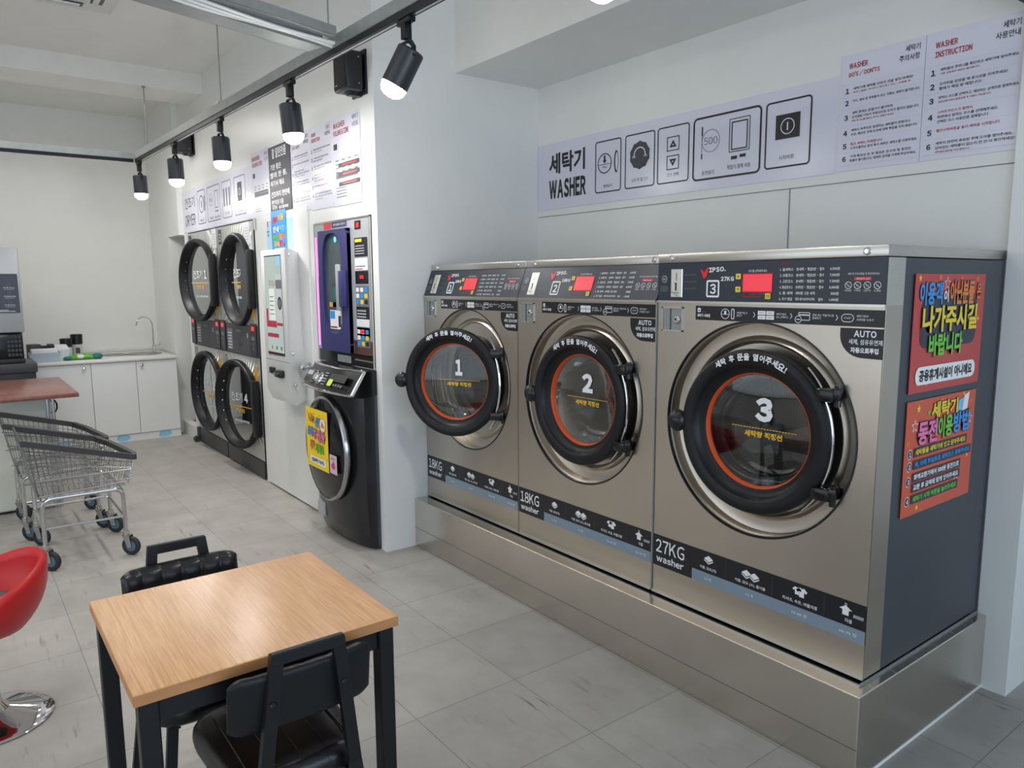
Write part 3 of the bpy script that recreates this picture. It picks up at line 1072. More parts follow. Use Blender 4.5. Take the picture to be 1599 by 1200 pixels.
    b.box(kx_ + .01, -Ld - R + .02, .0, .04, -.02, .02, BLACKP, .006)
    b.build('knob', dr)
    for s_ in (-1, 1):
        b = MB()
        zz = s_ * .165
        xx = -Ld + .245
        b.box(xx - .005, xx + .060, -.008, .03, zz - .022, zz + .022, BLACKG, .008)
        b.box(xx + .05, xx + .078, -.006, .065, zz - .015, zz + .028, BLACKG, .007)
        b.cyl((xx + .066, .01, zz - .035), (xx + .066, .01, zz + .035), .011, BLACKG, 14)
        b.build('hinge', dr)
    # chrome guard bow between the hinges
    b = MB()
    b.tube([(-.018 + .335 * math.cos(a), -.012 if abs(a) < .45 else .0, cz + .335 * math.sin(a)) for a in [math.radians(-47 + 94 * k / 30) for k in range(31)]], .006, CHROME, 8)
    b.build('hinge_bow', t, 'thin curved chrome bar')
    return t


W1 = make_washer(-3.4190, 1, '18KG', 'stainless coin washer marked 1, left end of the row, its round door swung ajar', True, 27)
W2 = make_washer(-2.5030, 2, '18KG', 'stainless coin washer marked 2, in the middle of the row of three', True, 1.7)
W3 = make_washer(-1.5815, 3, '27KG', 'stainless coin washer marked 3 and 27KG, right end of the row, posters on its side', False, 2.5)
# edge trim down the joint between washers 2 and 3 and on the free end
b = MB(); b.box(-2.0450, -2.0395, -0.005, 0.0, HP, 1.524, GALV); tag(b.build('joint_strip', loc=(-2.042, 0, HP)), 'thin grey metal strip covering the joint between washers 2 and 3', 'metal strip')

# steel plinth under the washers
b = MB()
b.box(XP + .002, -1.0865, -0.0948, YB - .004, 0.0, 0.300, STEELP, .003, 1)
p = tag(b.build('plinth', loc=(-2.48, .39, 0)), 'long brushed stainless plinth carrying the three coin washers', 'plinth')
b = MB()
b.box(XP + .002, -1.0865, -.0955, -.0945, .118, .120, DARKG)
for k in range(6):
    b.box(-1.124, -1.0865, .0 + k * .15, .003 + k * .15, .3, .3008, ALU)
b.box(-1.123, -1.119, -.03, .86, .3, .308, GALV)
b.build('seam', p).location = (2.48, -.39, 0)
b = MB()
b.box(-1.094, -1.083, -.10, YB - .004, 0, .012, WHITE, .004)
b.build('sealant_bead', p, 'white sealant along the foot').location = (2.48, -.39, 0)


# ------------------------------------------------------------------ posters on washer 3
def panelthing(name, label, cat, O, ux, w_, h_, m, draw, group=None, th=.002, base=.0012, frame=None):
    """thin board; local x = right, y = up on the board, origin lower left"""
    ux = Vector(ux)
    b = MB()
    F = Face(b, O, ux, Z, 0)
    n = F.n
    o = Vector(O)
    vs = []
    for d in (0.0, th):
        for x_, y_ in ((0, 0), (w_, 0), (w_, h_), (0, h_)):
            vs.append(tuple(o + ux * x_ + Vector((0, 0, y_)) + n * d))
    b.add(vs, [(0, 1, 2, 3), (4, 5, 6, 7), (0, 1, 5, 4), (1, 2, 6, 5), (2, 3, 7, 6), (3, 0, 4, 7)], m)
    draw(Face(b, o + n * th, ux, Z, .0006))
    ob = b.build(name, loc=tuple(o))
    return tag(ob, label, cat, group)


def draw_p1(F):
    C = COLS
    for x_, y_, r_, k_, q in ((.03, .372, .012, 'yellow', .5), (.17, .375, .014, 'orange', .5), (.46, .37, .014, 'orange', .5), (.33, .37, .012, 'orange', .5), (.485, .23, .010, 'yellow', .5), (.05, .03, .010, 'orange', .5), (.45, .05, .012, 'yellow', .5), (.12, .03, .013, 'yellow', .5), (.07, .27, .02, 'red', .5), (.43, .175, .013, 'blue', .5), (.08, .17, .015, 'pink', .5), (.47, .28, .009, 'green', .5)):
        F.star(x_, y_, r_, C[k_], 0)
    F.star(.225, .355, .024, C['white'], 0); F.star(.225, .355, .018, POST1, 1)
    F.rrect(.05, .145, .47, .31, .04, C['navy'], 1)
    F.otext(.03, .285, .075, '이용객', C['blue'], C['navy'], .16, l=2, bold=.07, out=.07)
    F.otext(.20, .292, .042, '이', C['white'], C['navy'], .035, l=2, bold=.06, out=.07)
    F.otext(.245, .283, .082, '아닌분들', C['orange'], C['navy'], .19, l=2, bold=.07, out=.07)
    F.otext(.455, .30, .055, '은', C['orange'], C['navy'], .035, l=2, bold=.05, out=.07)
    F.otext(.055, .195, .088, '나가주시길', C['yellow'], C['navy'], .41, l=5, bold=.08, out=.07)
    F.otext(.11, .115, .075, '바랍니다', C['green'], C['navy'], .25, l=5, bold=.08, out=.07)
    F.rrect(.035, .025, .485, .085, .028, C['white'], 2)
    F.text(.26, .035, .040, '공용휴게시설이 아니에요', INK, .40, 'c', 3, .04)


def draw_p2(F):
    C = COLS
    for x_, y_, r_, k_ in ((.08, .36, .015, 'yellow'), (.25, .375, .012, 'orange'), (.02, .25, .012, 'orange'), (.48, .15, .010, 'yellow'), (.11, .02, .012, 'yellow'), (.42, .38, .01, 'yellow'), (.49, .35, .012, 'orange')):
        F.star(x_, y_, r_, C[k_], 0)
    for x_, y_ in ((.06, .305), (.48, .285), (.40, .09)):
        F.star(x_, y_, .024, C['white'], 0); F.star(x_, y_, .017, POST2, 1)
    F.poly([(.37, .315), (.42, .32), (.425, .37), (.38, .36)], C['sky'], 1)
    F.poly([(.41, .32), (.45, .325), (.46, .385), (.42, .375)], C['white'], 2)
    F.star(.155, .34, .014, C['green'], 1)
    F.otext(.17, .318, .055, '세탁기', C['yellow'], C['navy'], .20, l=2, bold=.07, out=.07)
    F.otext(.08, .235, .082, '동전', C['pink'], C['navy'], .14, l=4, bold=.07, out=.07)
    F.otext(.225, .240, .080, '이용', C['green'], C['navy'], .11, l=4, bold=.07, out=.07)
    F.otext(.34, .245, .076, '방법', C['blue'], C['navy'], .13, l=4, bold=.07, out=.07)
    rows = ((.205, '세탁물을 세탁기에 넣고 닫아주세요', 'yellow', .38), (.163, '위, 아래 화살표로 세탁코스 맞춰주세요', 'blue', .42), (.120, '화폐교환기에서 500원 동전으로', 'white', .34), (.085, '교환 후 금액에 맞게 넣어주세요', 'white', .34), (.045, '세탁기 시작 버튼을 눌러주세요', 'green', .33))
    for k, (yy, s_, c_, w_) in enumerate(rows):
        F.rect(.062, yy - .006, .075 + w_ + .01, yy + .025, C['navy'], 2 + .1 * k)
        F.text(.07, yy, .020, s_, C[c_], w_, 'l', 4, .03)
    for k, yy in enumerate((.205, .163, .112, .045)):
        F.disc(.035, yy + .008, .017, C['white'], 1); F.disc(.035, yy + .008, .0145, C['navy'], 2)
        F.text(.035, yy, .016, str(k + 1), C['white'], None, 'c', 3, .04)


XS = -1.5815 + .4585 + .0025
panelthing('poster', 'red poster with large yellow lettering, upper one on the side of washer 3', 'poster', (XS, .165, 1.235), Y, .526, .386, POST1, draw_p1, 'posters on the side of washer 3')
panelthing('poster', 'orange-red coin instruction poster, lower one on the side of washer 3', 'poster', (XS, .165, .820), Y, .518, .389, POST2, draw_p2, 'posters on the side of washer 3')


# ------------------------------------------------------------------ wall signs
def draw_washer_sign(F):
    # local origin is (XP, z 2.067)
    def U(x_): return x_ + 3.87
    F.text(U(-3.755), .215, .128, '세탁기', INK, .335, 'l', 1, .03)
    F.text(U(-3.755), .062, .118, 'WASHER', INK, .345, 'l', 1, .045)
    z0, z1 = .058, .355
    # drum with arrow
    F.frame(U(-3.330), z0, U(-3.115), z1, .018, .007, INK, 1)
    F.ring(U(-3.250), .225, .058, .006, INK, 1); F.rect(U(-3.257), .24, U(-3.243), .27, INK, 1); F.poly([(U(-3.265), .243), (U(-3.235), .243), (U(-3.25), .222)], INK, 1)
    F.line(U(-3.305), .219, U(-3.195), .219, .003, INK, 1)
    F.text(U(-3.25), .198, .011, '적정선', INK, .04, 'c')
    F.band(F.circ(U(-3.155), .225, .063, 28, .28), F.circ(U(-3.152), .225, .052, 28, .22), INK, 1)
    F.text(U(-3.222), .085, .018, '빨래넣기', INK, .07, 'c')
    # door knob
    F.frame(U(-3.085), z0, U(-2.860), z1, .018, .007, INK, 1)
    F.star(U(-2.972), .235, .078, BLKBOARD, 1, 10, .92)
    F.ring(U(-2.972), .235, .045, .006, WINK, 2); F.rect(U(-3.03), .19, U(-2.92), .228, BLKBOARD, 3)
    F.text(U(-3.015), .222, .012, '열림', WINK, .024, 'c', 4); F.text(U(-2.929), .222, .012, '닫힘', WINK, .024, 'c', 4)
    F.text(U(-2.972), .092, .020, '도어 꼭 잠그기', INK, .12, 'c')
    # course
    F.frame(U(-2.842), z0, U(-2.623), z1, .018, .007, INK, 1)
    for zc_, sg in ((.262, 1), (.165, -1)):
        F.frame(U(-2.775), zc_ - .037, U(-2.690), zc_ + .037, .003, .005, INK, 1)
        F.poly([(U(-2.757), zc_ - .018 * sg), (U(-2.708), zc_ - .018 * sg), (U(-2.7325), zc_ + .02 * sg)], INK, 1)
        F.disc(U(-2.7325), zc_ - .005 * sg, .004, WINK, 2)
    F.text(U(-2.732), .092, .020, '코스 선택', INK, .08, 'c')
    # coin or terminal
    F.frame(U(-2.599), z0 - .01, U(-2.191), z1 + .008, .028, .010, INK, 1)
    F.ring(U(-2.487), .24, .056, .003, GREYINK, 1)
    F.rect(U(-2.545), .27, U(-2.537), .315, INK, 1); F.rect(U(-2.543), .17, U(-2.541), .27, INK, 1); F.rect(U(-2.545), .155, U(-2.537), .18, INK, 1)
    F.text(U(-2.487), .222, .036, '500', GREYINK, .085, 'c', 1)
    F.frame(U(-2.375), .165, U(-2.255), .325, .004, .004, INK, 1); F.frame(U(-2.362), .175, U(-2.268), .31, .003, .006, INK, 1)
    F.rect(U(-2.36), .13, U(-2.325), .146, INK, 1); F.rect(U(-2.31), .135, U(-2.275), .150, INK, 1)
    F.text(U(-2.500), .073, .022, '동전넣기', INK, .075, 'c')
    F.text(U(-2.315), .083, .022, '적립기 결제 사용', INK, .135, 'c')
    # start
    F.frame(U(-2.170), z0 - .002, U(-1.933), z1 + .004, .02, .008, INK, 1)
    F.rect(U(-2.115), .185, U(-1.990), .295, INK, 1)
    F.ring(U(-2.053), .24, .036, .004, WINK, 2); F.rect(U(-2.056), .222, U(-2.050), .258, WINK, 2)
    F.text(U(-2.053), .092, .020, '시작버튼', INK, .08, 'c')


sg = panelthing('wall_sign', 'long white washer sign with black icon boxes above the three washers', 'sign', (XP + .004, YB, 2.067), X, 2.054, .409, BOARD, draw_washer_sign, th=.004)


def board_draw(t1, t2, k1, k2, rows, W_, H_, kr=.12):
    def d(F):
        F.text(.035, H_ - .060, .023, t1, REDINK, .080 if t1 == 'WASHER' else .066, 'l', 1, .03)
        F.text(.035, H_ - .095, .023, t2, REDINK, .132, 'l', 1, .03)
        F.text(W_ - .02, H_ - .045, .025, k1, INK, .058, 'r', 1, .01)
        F.text(W_ - .02, H_ - .080, .025, k2, INK, .080, 'r', 1, .01)
        y = H_ - .125
        for i, (hh, ls) in enumerate(rows):
            hh *= .92
            for k in range(int(W_ / .009)):
                F.rect(.01 + k * .009, y - .0007, .013 + k * .009, y + .0007, DOTINK, 1)
            F.text(.032, y - hh / 2 - .010, .022, str(i + 1), INK, None, 'c', 1, .04)
            yy = y - .012
            for s_, c_ in ls:
                hgt = .0115 if c_ != 's' else .008
                yy -= hgt
                wid = min(len(s_) * (hgt * .93), W_ - .07)
                F.text(.058, yy, hgt, s_, {'k': INK, 'r': REDINK, 's': REDINK}[c_], wid, 'l', 1, .012)
                yy -= .006
            y -= hh
        F.line(.01, y, W_ - .01, y, .0008, DOTINK, 1)
    return d


rows_do = ((.055, (('세탁기에 세탁물 이외의 것을 넣지 마세요!', 'k'), ('동전 | 볼펜 | 라이터 | 핸드폰 | 카드 | 귀중품 등', 's'))), (.053, (('카드, 열쇠 등 부착물이 있는 의류는 세탁이 불가합니다.', 'k'),)), (.078, (('세탁 중에는 문열기가 불가하며', 'k'), ('도어열림 기능이 작동되므로 도어가 열리지 않습니다.', 'k'), ('작동 중 도어를 열려고 하거나 흔들지 마세요', 's'))), (.062, (('세탁시 부주의로 발생하는 세탁물의 변형이나', 'k'), ('손상, 훼손된 것에 손상에 대해 책임을 지지 않습니다.', 'k'))), (.056, (('많은 세제는 자제합니다.', 'r'), ('드라이클리닝 등의 특수 세탁은 세탁소를 이용하세요', 'k'))), (.060, (('기계 특성상 본 첫 헹굼은 온수와 및 동전은', 'k'), ('환불이 불가합니다. 정확한 금액을 기계에 투입하세요.', 'k'))))
rows_in = ((.058, (('세탁물의 주머니를 확인하고 세탁기에 넣어주세요', 'k'), ('가방, 운동화의 세탁은 불가합니다.', 's'))), (.056, (('도어락을 닫았을 때 표시선을 지켜주세요!', 'k'), ('빨래가 제일 잘 돼집니다!', 'k'))), (.060, (('원하는 코스를 선택하고, 해당되는 금액만큼 결제하세요', 'k'), ('동전교환기에서 동전교환 후 이용이 가능합니다.', 's'))), (.075, (('스마트키오스크 결제시,', 'r'), ('화면에서 원하는 코스를 선택해주세요.', 'k'), ('선택한 코스 비용만큼 결제됩니다', 'k'))), (.052, (('빨간시작버튼을 눌러 세탁을 시작합니다.', 'r'),)), (.064, (('세탁이 완전히 종료된 후에 도어를 열어주세요.', 'k'), ('남아있는 세탁물이 없는지 한 번 더 확인하세요!', 'k'), ('세탁실내 흡연을 하지 않습니다.', 's'))))
panelthing('notice_board', 'white notice board of washer dos and donts, just right of the long washer sign', 'notice board', (-1.812, YB, 2.071), X, .346, .481, BOARD, board_draw('WASHER', "DO'S / DON'TS", '세탁기', '주의사항', rows_do, .346, .481), 'notice boards above the washers', th=.004)
panelthing('notice_board', 'white washer instruction notice board at the far right end of the wall', 'notice board', (-1.463, YB, 2.071), X, .345, .481, BOARD, board_draw('WASHER', 'INSTRUCTION', '세탁기', '사용안내', rows_in, .345, .481), 'notice boards above the washers', th=.004)


def draw_dryer_sign(F):
    F.text(.10, .225, .105, '건조기', INK, .36, 'l', 1, .0)
    F.text(.10, .06, .105, 'DRYER', INK, .36, 'l', 1, .0)
    z0, z1 = .05, .36
    for x0, x1 in ((.56, .82), (.88, 1.28), (1.34, 1.60), (1.68, 1.97)):
        F.frame(x0, z0, x1, z1, .02, .008, GREYINK, 1)
    F.ring(.69, .23, .08, .008, INK, 1); F.rect(.683, .2, .697, .26, INK, 1); F.band(F.circ(.79, .23, .07, 24, .25), F.circ(.79, .23, .055, 24, .2), INK, 1)
    F.text(.69, .07, .025, '빨래넣기', INK, .12, 'c')
    F.ring(1.0, .24, .055, .004, GREYINK, 1); F.text(1.0, .225, .03, '500', GREYINK, None, 'c')
    F.frame(1.12, .16, 1.22, .31, .004, .006, INK, 1); F.rect(1.13, .125, 1.16, .14, INK, 1); F.rect(1.18, .125, 1.21, .14, INK, 1)
    F.text(1.0, .07, .022, '동전넣기', INK, .1, 'c'); F.text(1.17, .07, .022, '결제기 사용', INK, .14, 'c')
    for k in range(3):
        F.rect(1.38 + k * .075, .15, 1.42 + k * .075, .30, GREYINK, 1)
    F.text(1.47, .08, .022, '온도 조절', INK, .12, 'c')
    F.rect(1.77, .16, 1.88, .31, BLKBOARD, 1); F.ring(1.825, .235, .03, .005, WINK, 2); F.rect(1.822, .22, 1.828, .25, WINK, 2)
    F.text(1.825, .07, .022, '시작버튼', INK, .12, 'c')


panelthing('wall_sign', 'long white dryer sign with icon boxes above the stacked dryers', 'sign', (-8.10, YD, 2.115), X, 2.13, .405, BOARD, draw_dryer_sign, th=.004)


def draw_volume(W_, H_):
    def d(F):
        F.text(.03, H_ - .065, .032, 'WASHER', REDINK, W_ * .42, 'l', 1, .02)
        F.text(.03, H_ - .11, .032, 'VOLUME & TIME', REDINK, W_ * .55, 'l', 1, .02)
        F.text(W_ - .02, H_ - .05, .028, '세탁기', INK, None, 'r'); F.text(W_ - .02, H_ - .09, .028, '시간표', INK, None, 'r')
        F.rect(.03, H_ - .19, .08, H_ - .155, INK, 1)
        for k in range(4):
            for j in range(4):
                F.rect(.05 + j * W_ * .22, H_ - .26 - k * .022, .05 + j * W_ * .22 + W_ * .12, H_ - .253 - k * .022, GREYINK, 1)
        if W_ > .5:
            F.rect(.03, .30, .08, .335, INK, 1)
            for k in range(3):
                F.rect(.08, .215 - k * .055, W_ - .04, .245 - k * .055, BLKBOARD if k == 2 else GREYINK, 1)
                F.rect(.16, .225 - k * .055, W_ - .08, .235 - k * .055, REDINK, 2)
        else:
            F.rect(.05, .16, W_ - .04, .20, GREYINK, 1)
        for k in range(4):
            F.rect(.05, .05 + k * .018, W_ * .5, .055 + k * .018, GREYINK, 1)
    return d


def draw_black(F):
    F.text(.215, .39, .07, '잘 말린만큼', WINK, .28, 'c', 1, .02)
    for k, s_ in enumerate(('기분 좋은', '빨래 한 통,', '여기서 해요', '건조까지 한번에', '편안하게 이용')):
        F.text(.03, .31 - k * .058 - (.02 if k > 2 else 0), .042, s_, WINK, (.22, .33, .27, .36, .24)[k], 'l', 1, .01)
    F.text(.04, .03, .028, '문의전화 010-0000-0000'[:4], WINK, .10, 'l', 1, .02)
    F.text(.17, .03, .022, '셀프빨래방', WINK, .19, 'l', 1, .02)


panelthing('notice_board', 'narrow white volume notice board just left of the charcoal board', 'notice board', (-5.965, YD, 2.105), X, .40, .495, BOARD, draw_volume(.40, .495), 'notice boards above the payment kiosk', th=.004)
panelthing('notice_board', 'charcoal notice board with white handwritten lettering above the kiosk', 'notice board', (-5.565, YD, 2.110), X, .425, .475, BLKBOARD, draw_black, th=.008)
r2 = tuple((h_ * 1.08, l_) for h_, l_ in rows_do)
panelthing('notice_board', 'white dryer dos and donts board, directly right of the charcoal board', 'notice board', (-5.137, YD, 2.09), X, .335, .51, BOARD, board_draw('DRYER', "DO'S / DON'TS", '건조기', '주의사항', rows_do, .335, .51), 'notice boards above the payment kiosk', th=.004)
panelthing('notice_board', 'white dryer instruction board, second to the right of the charcoal board', 'notice board', (-4.80, YD, 2.08), X, .345, .52, BOARD, board_draw('DRYER', 'INSTRUCTION', '건조기', '사용안내', rows_in, .345, .52), 'notice boards above the payment kiosk', th=.004)
panelthing('notice_board', 'white price and time board with dark bars, beside the partition corner', 'notice board', (-4.453, YD, 2.075), X, .395, .525, BOARD, draw_volume(.5101, .525) if False else (lambda F: draw_volume(.395, .525)(F) or [F.rect(.09, .225 - k * .055, .38, .25 - k * .055, BLKBOARD, 2) or F.rect(.15, .232 - k * .055, .34, .243 - k * .055, REDINK, 3) for k in range(3)]), 'notice boards above the payment kiosk', th=.004)

# ================================================================== DRYERS


def make_dryer(cx, label, nums, opens, left):
    t = thing('stacked_dryer', label, 'dryer', (cx, YD, 0), 0, 'stacked dryers')
    W = .497
    b = MB()
    b.box(-W, W, .004, .80, 0, 2.10, DARKG)
    b.build('cabinet', t)
    for lvl, (z0, z1, zc, num, op) in enumerate(((.155, 1.005, .59, nums[1], opens[1]), (1.265, 2.10, 1.64, nums[0], opens[0]))):
        b = MB()
        rect_hole(b, -W + .002, W - .002, z0, z1, .05, zc, .34, -.006, DRYFR)
        b.lathe([(.34, .0), (.338, -.03), (.32, -.10), (.34, -.14), (.35, -.5), (.0, -.52)], (.05, -.006, zc), (0, -1, 0), ALU, 48)
        pn = b.build('front_panel', t, 'pale steel front panel with a round opening')
        b = MB()
        b.lathe([(.35, -.001), (.348, .012), (.338, .014), (.335, 0)], (.05, -.006, zc), (0, -1, 0), CHROME, 48)
        b.build('opening_rim', pn)
        th = math.radians(op)
        Ld = .40
        b = MB()
        R = .385
        b.lathe([(R - .03, -.055), (R - .004, -.05), (R, -.04), (R, -.01), (R - .006, .0), (R - .016, .004), (R - .030, .0), (.338, -.020), (.322, -.055), (.316, -.058), (.316, -.068), (.34, -.070), (R - .03, -.055)], (-Ld, 0, 0), (0, -1, 0), BEZEL, 72)
        dr = b.build('door', t, 'deep glossy black ring door')
        dr.location = (.08 + Ld, -.048 if op > 3 else -.04, zc)
        dr.rotation_euler = (0, 0, th)
        b = MB()
        b.lathe([(.318, -.060), (0, -.060)], (-Ld, 0, 0), (0, -1, 0), GLASSD, 48)
        b.build('glass', dr)
        b = MB()
        F = Face(b, (-Ld, .0590, 0), X, Z, .001)
        F.text(-.17, .015, .080, '건조기', WINK, .20, 'l', 1, .015)
        F.text(.065, .015, .080, str(num), WINK, None, 'l', 1, .03)
        F.rect(-.22, -.026, .22, -.019, YINK, 1)
        F.text(-.10, -.078, .036, '건조량 적정', YINK, .16, 'l', 1, .03)
        F.text(-.13, -.160, .022, '건조 후 문을 열어주세요', WINK, .27, 'l', 1, .03)
        b.build('door_marking', dr, 'white machine number over an amber line')
        b = MB()
        b.box(-.075, .012, -.012, .030, -.235, .235, BEZEL, .01)
        b.box(-.10, -.03, .0, .03, -.20, .20, BEZEL, .006)
        b.build('hinge_block', dr, 'tall black hinge block')
        for k in range(5):
            a = PI + (k - 2) * .28
            b = MB()
            b.lathe([(0, .004), (.007, .003), (.009, 0)], (-Ld + .328 * math.cos(a), .042, .328 * math.sin(a)), (0, -1, 0), CHROME, 8)
            b.build('rivet', dr)
        # diamond sticker and number tag
        b = MB()
        F = Face(b, (0, -.006, 0), X, Z, .001)
        if lvl == 0:
            F.poly([(.33, z1 - .15), (.38, z1 - .03), (.43, z1 - .15), (.38, z1 - .27)], ORTAG, 0)
            F.frame(-.46, z1 - .12, -.38, z1 - .03, .004, .01, GREYINK, 0); F.text(-.42, z1 - .10, .05, str(num), GREYINK, None, 'c', 1)
        else:
            F.rect(-.45, z1 - .15, -.36, z1 - .02, BLKBOARD, 0); F.text(-.405, z1 - .125, .07, str(num), WINK, None, 'c', 1)
            F.poly([(.35, z0 + .12), (.40, z0 + .02), (.45, z0 + .12), (.40, z0 + .22)], ORTAG, 0)
            F.poly([(.18, z1 - .005), (.26, z1 - .005), (.42, z1 - .10), (.47, z1 - .26), (.44, z1 - .26), (.38, z1 - .13)], WINK, 0)
        F.rect(-.46, z0 + .05, -.41, z0 + .14, STRIPL, 0)
        b.build('stickers', t)
    # control strip
    b = MB()
    b.box(-W + .002, W - .002, -.016, .004, 1.012, 1.262, DARKG, .003, 1)
    F = Face(b, (0, -.016, 0), X, Z, .001)
    F.rect(-.34, 1.03, .30, 1.235, BLKBOARD, 0)
    F.rect(-.30, 1.04, -.16, 1.22, GREYINK, 1)
    for k in range(6):
        F.rect(-.29, 1.05 + k * .026, -.18, 1.056 + k * .026, WINK, 2)
    F.rect(-.05, 1.20, .08, 1.222, GREYINK, 1)
    F.rect(.0, 1.08, .10, 1.115, INK, 1); F.disc(.05, 1.15, .014, INK, 1); F.rect(.24, 1.16, .25, 1.20, WINK, 1)
    cs = b.build('control_strip', t, 'dark control strip between the two dryers')
    for s_ in (-1, 1):
        b = MB()
        x0 = s_ * .415
        b.box(x0 - .07, x0 + .07, -.026, -.016, 1.02, 1.285, BLACKP, .003, 1)
        F = Face(b, (0, -.026, 0), X, Z, .001)
        F.rect(x0 - .035, 1.225, x0 + .035, 1.262, LEDR, 0)
        F.rect(x0 - .04, 1.15, x0 + .04, 1.18, GREYINK, 0)
        for k in range(2):
            F.disc(x0, 1.12 - k * .04, .014, GREYINK, 0)
        b.build('keypad', cs, 'black keypad with a small red display')
    # base drawers
    for s_ in (0,):
        b = MB()
        b.box(-W + .012, W - .012, -.014, .004, .008, .150, DARKG, .004, 1)
        F = Face(b, (0, -.014, 0), X, Z, .001)
        F.rrect(-.10, .035, .10, .062, .012, INK, 0)
        F.disc(.0, .105, .012, INK, 0)
        b.build('lint_drawer', t, 'dark grey drawer with a slot')
    if left:
        b = MB()
        b.box(-W - .02, -W + .05, -.03, 0.0, 0.02, .15, DARKG, .01)
        b.cyl((-W + .0, -.045, .03), (-W + .05, -.045, .03), .03, DARKG, 16)
        b.build('foot', t, 'grey foot at the corner')
    return t


make_dryer(-7.48, 'stack of two black-doored dryers marked 1 and 2, the left stack next to the alcove', (1, 2), (8.4, 4.8), True)
make_dryer(-6.48, 'stack of two black-doored dryers marked 3 and 4, right stack beside the white door', (3, 4), (1.9, 8.3), False)
for k, (x_, z_, lb) in enumerate(((-7.13, 1.93, 'small white paper notice between the tops of the two dryer stacks'), (-6.22, 1.93, 'small white paper notice at the top right of dryer 3'))):
    def dn(F):
        for j in range(5):
            F.rect(.015, .03 + j * .022, .12, .036 + j * .022, DOTINK, 0)
    panelthing('paper_note', lb, 'notice', (x_, YD - .0065, z_), X, .14, .17, PAPER, dn, 'paper notices on the dryers', th=.001)

# ================================================================== KIOSK, VENDING MACHINE
t = thing('payment_kiosk', 'white wall-mounted payment kiosk with an upright touch screen', 'kiosk', (-5.165, -.29, .77))
b = MB()
yf, yb_ = -.155, -.012
vs = [(-.235, yf + .035, 0), (.235, yf + .035, 0), (.235, yf, .08), (-.235, yf, .08), (-.235, yf, 1.065), (.235, yf, 1.065), (-.20, yb_, .02), (.15, yb_, .02), (.10, yb_, 1.05), (-.20, yb_, 1.05), (.235, yf + .02, 1.07), (-.235, yf + .02, 1.07)]
b.add(vs, [(0, 1, 2, 3), (3, 2, 5, 4), (4, 5, 10, 11), (11, 10, 8, 9), (6, 7, 1, 0), (1, 7, 8, 10, 5, 2), (6, 0, 3, 4, 11, 9), (6, 9, 8, 7)], WHITE)
F = Face(b, (0, yf, 0), X, Z, .001)
F.rect(-.235, .296, .235, .299, GREYINK, 0)
F.text(-.16, .25 + .10, .022, '신용카드 삽입', REDINK, .14, 'l'); F.text(-.16, .325, .018, '충전이 됩니다', REDINK, .2, 'l')
F.rect(-.03, .175, .1, .177, GREYINK, 0)
b.build('housing', t)
b = MB()
F = Face(b, (0, yf, 0), X, Z, .001)
F.rect(-.175, .335, .155, 1.03, INK, 0)
F.rect(-.170, .355, .150, 1.022, mat('pale_lit_screen', s2l(60, 66, 64), .15, emit=s2l(196, 214, 206), estr=.95, var=0), 1)
lit = lambda n, c, e: mat(n, tuple(q * .3 for q in s2l(*c)), .2, emit=s2l(*c), estr=e, var=0)
F.rect(.06, .955, .150, 1.022, lit('screen_blue', (150, 200, 225), 1.0), 2)
F.text(-.10, .81, .05, '주의사항', lit('screen_red', (170, 60, 70), .85), .20, 'l', 2)
F.rect(-.170, .53, .03, .575, lit('screen_crimson', (176, 30, 62), .85), 2); F.rect(-.170, .575, -.13, .66, lit('screen_crimson', (176, 30, 62), .85), 2)
F.rect(-.16, .46, .06, .488, lit('screen_crimson', (176, 30, 62), .85), 2)
F.rect(.04, .55, .150, .90, lit('screen_grey', (200, 208, 204), .85), 2)
F.rect(.045, .80, .150, .86, GREYINK, 3)
F.disc(.105, .70, .045, INK, 3, 24, .9); F.disc(.105, .70, .030, GREYINK, 4)
F.rect(.04, .545, .150, .565, lit('screen_crimson', (176, 30, 62), .85), 4)
F.rect(-.10, .58, .01, .80, lit('screen_white', (226, 230, 226), 1.0), 2)
for k in range(5):
    F.rect(-.09, .62 + k * .03, -.01, .626 + k * .03, GREYINK, 3)
for k in range(3):
    F.rect(-.09 + .09 * k, .375, -.07 + .09 * k, .40, (COLS['red'], COLS['navy'], INK)[k], 2)
b.build('touch_screen', t, 'lit touch screen')
b = MB(); b.box(-.125, -.045, yf - .022, yf, .20, .245, BLACKP, .006); b.build('card_slot', t, 'black card slot')
b = MB(); b.box(.02, .13, yf - .035, yf, .185, .235, BLACKP, .006); b.box(.04, .11, yf - .05, yf - .03, .215, .222, CHROME); b.build('card_slot', t, 'larger black card slot')
for z_ in (1.03, .36, .14):
    b = MB()
    b.lathe([(0, .005), (.009, .004), (.012, 0)], (.226, yf + .03 if z_ > .2 else yf + .04, z_), (.9, -.25, 0), ALU, 10)
    b.build('screw', t)


def draw_blue(F):
    C = COLS
    F.rect(0, 0, .30, .30, C['blue'], 0)
    for k, (x_, y_, c_) in enumerate(((.03, .21, 'red'), (.15, .225, 'yellow'), (.04, .145, 'white'), (.16, .15, 'sky'), (.03, .085, 'green'), (.16, .09, 'orange'), (.05, .04, 'yellow'), (.16, .04, 'red'))):
        F.otext(x_, y_, .045, ('세탁', '이용', '안내', '매장', '편한', '빨래', '감사', '합니')[k], C[c_], C['navy'], .11, l=1, bold=.1, out=.08)
    F.rrect(.04, .008, .26, .03, .008, C['white'], 1)


def draw_side(F):
    F.rect(.005, .14, .055, .15, GREYINK, 0); F.disc(.03, .12, .015, COLS['blue'], 0); F.rect(.02, .18, .04, .22, COLS['red'], 0)
    F.disc(.275, .12, .015, COLS['blue'], 0); F.rect(.268, .12, .282, .22, COLS['navy'], 0)


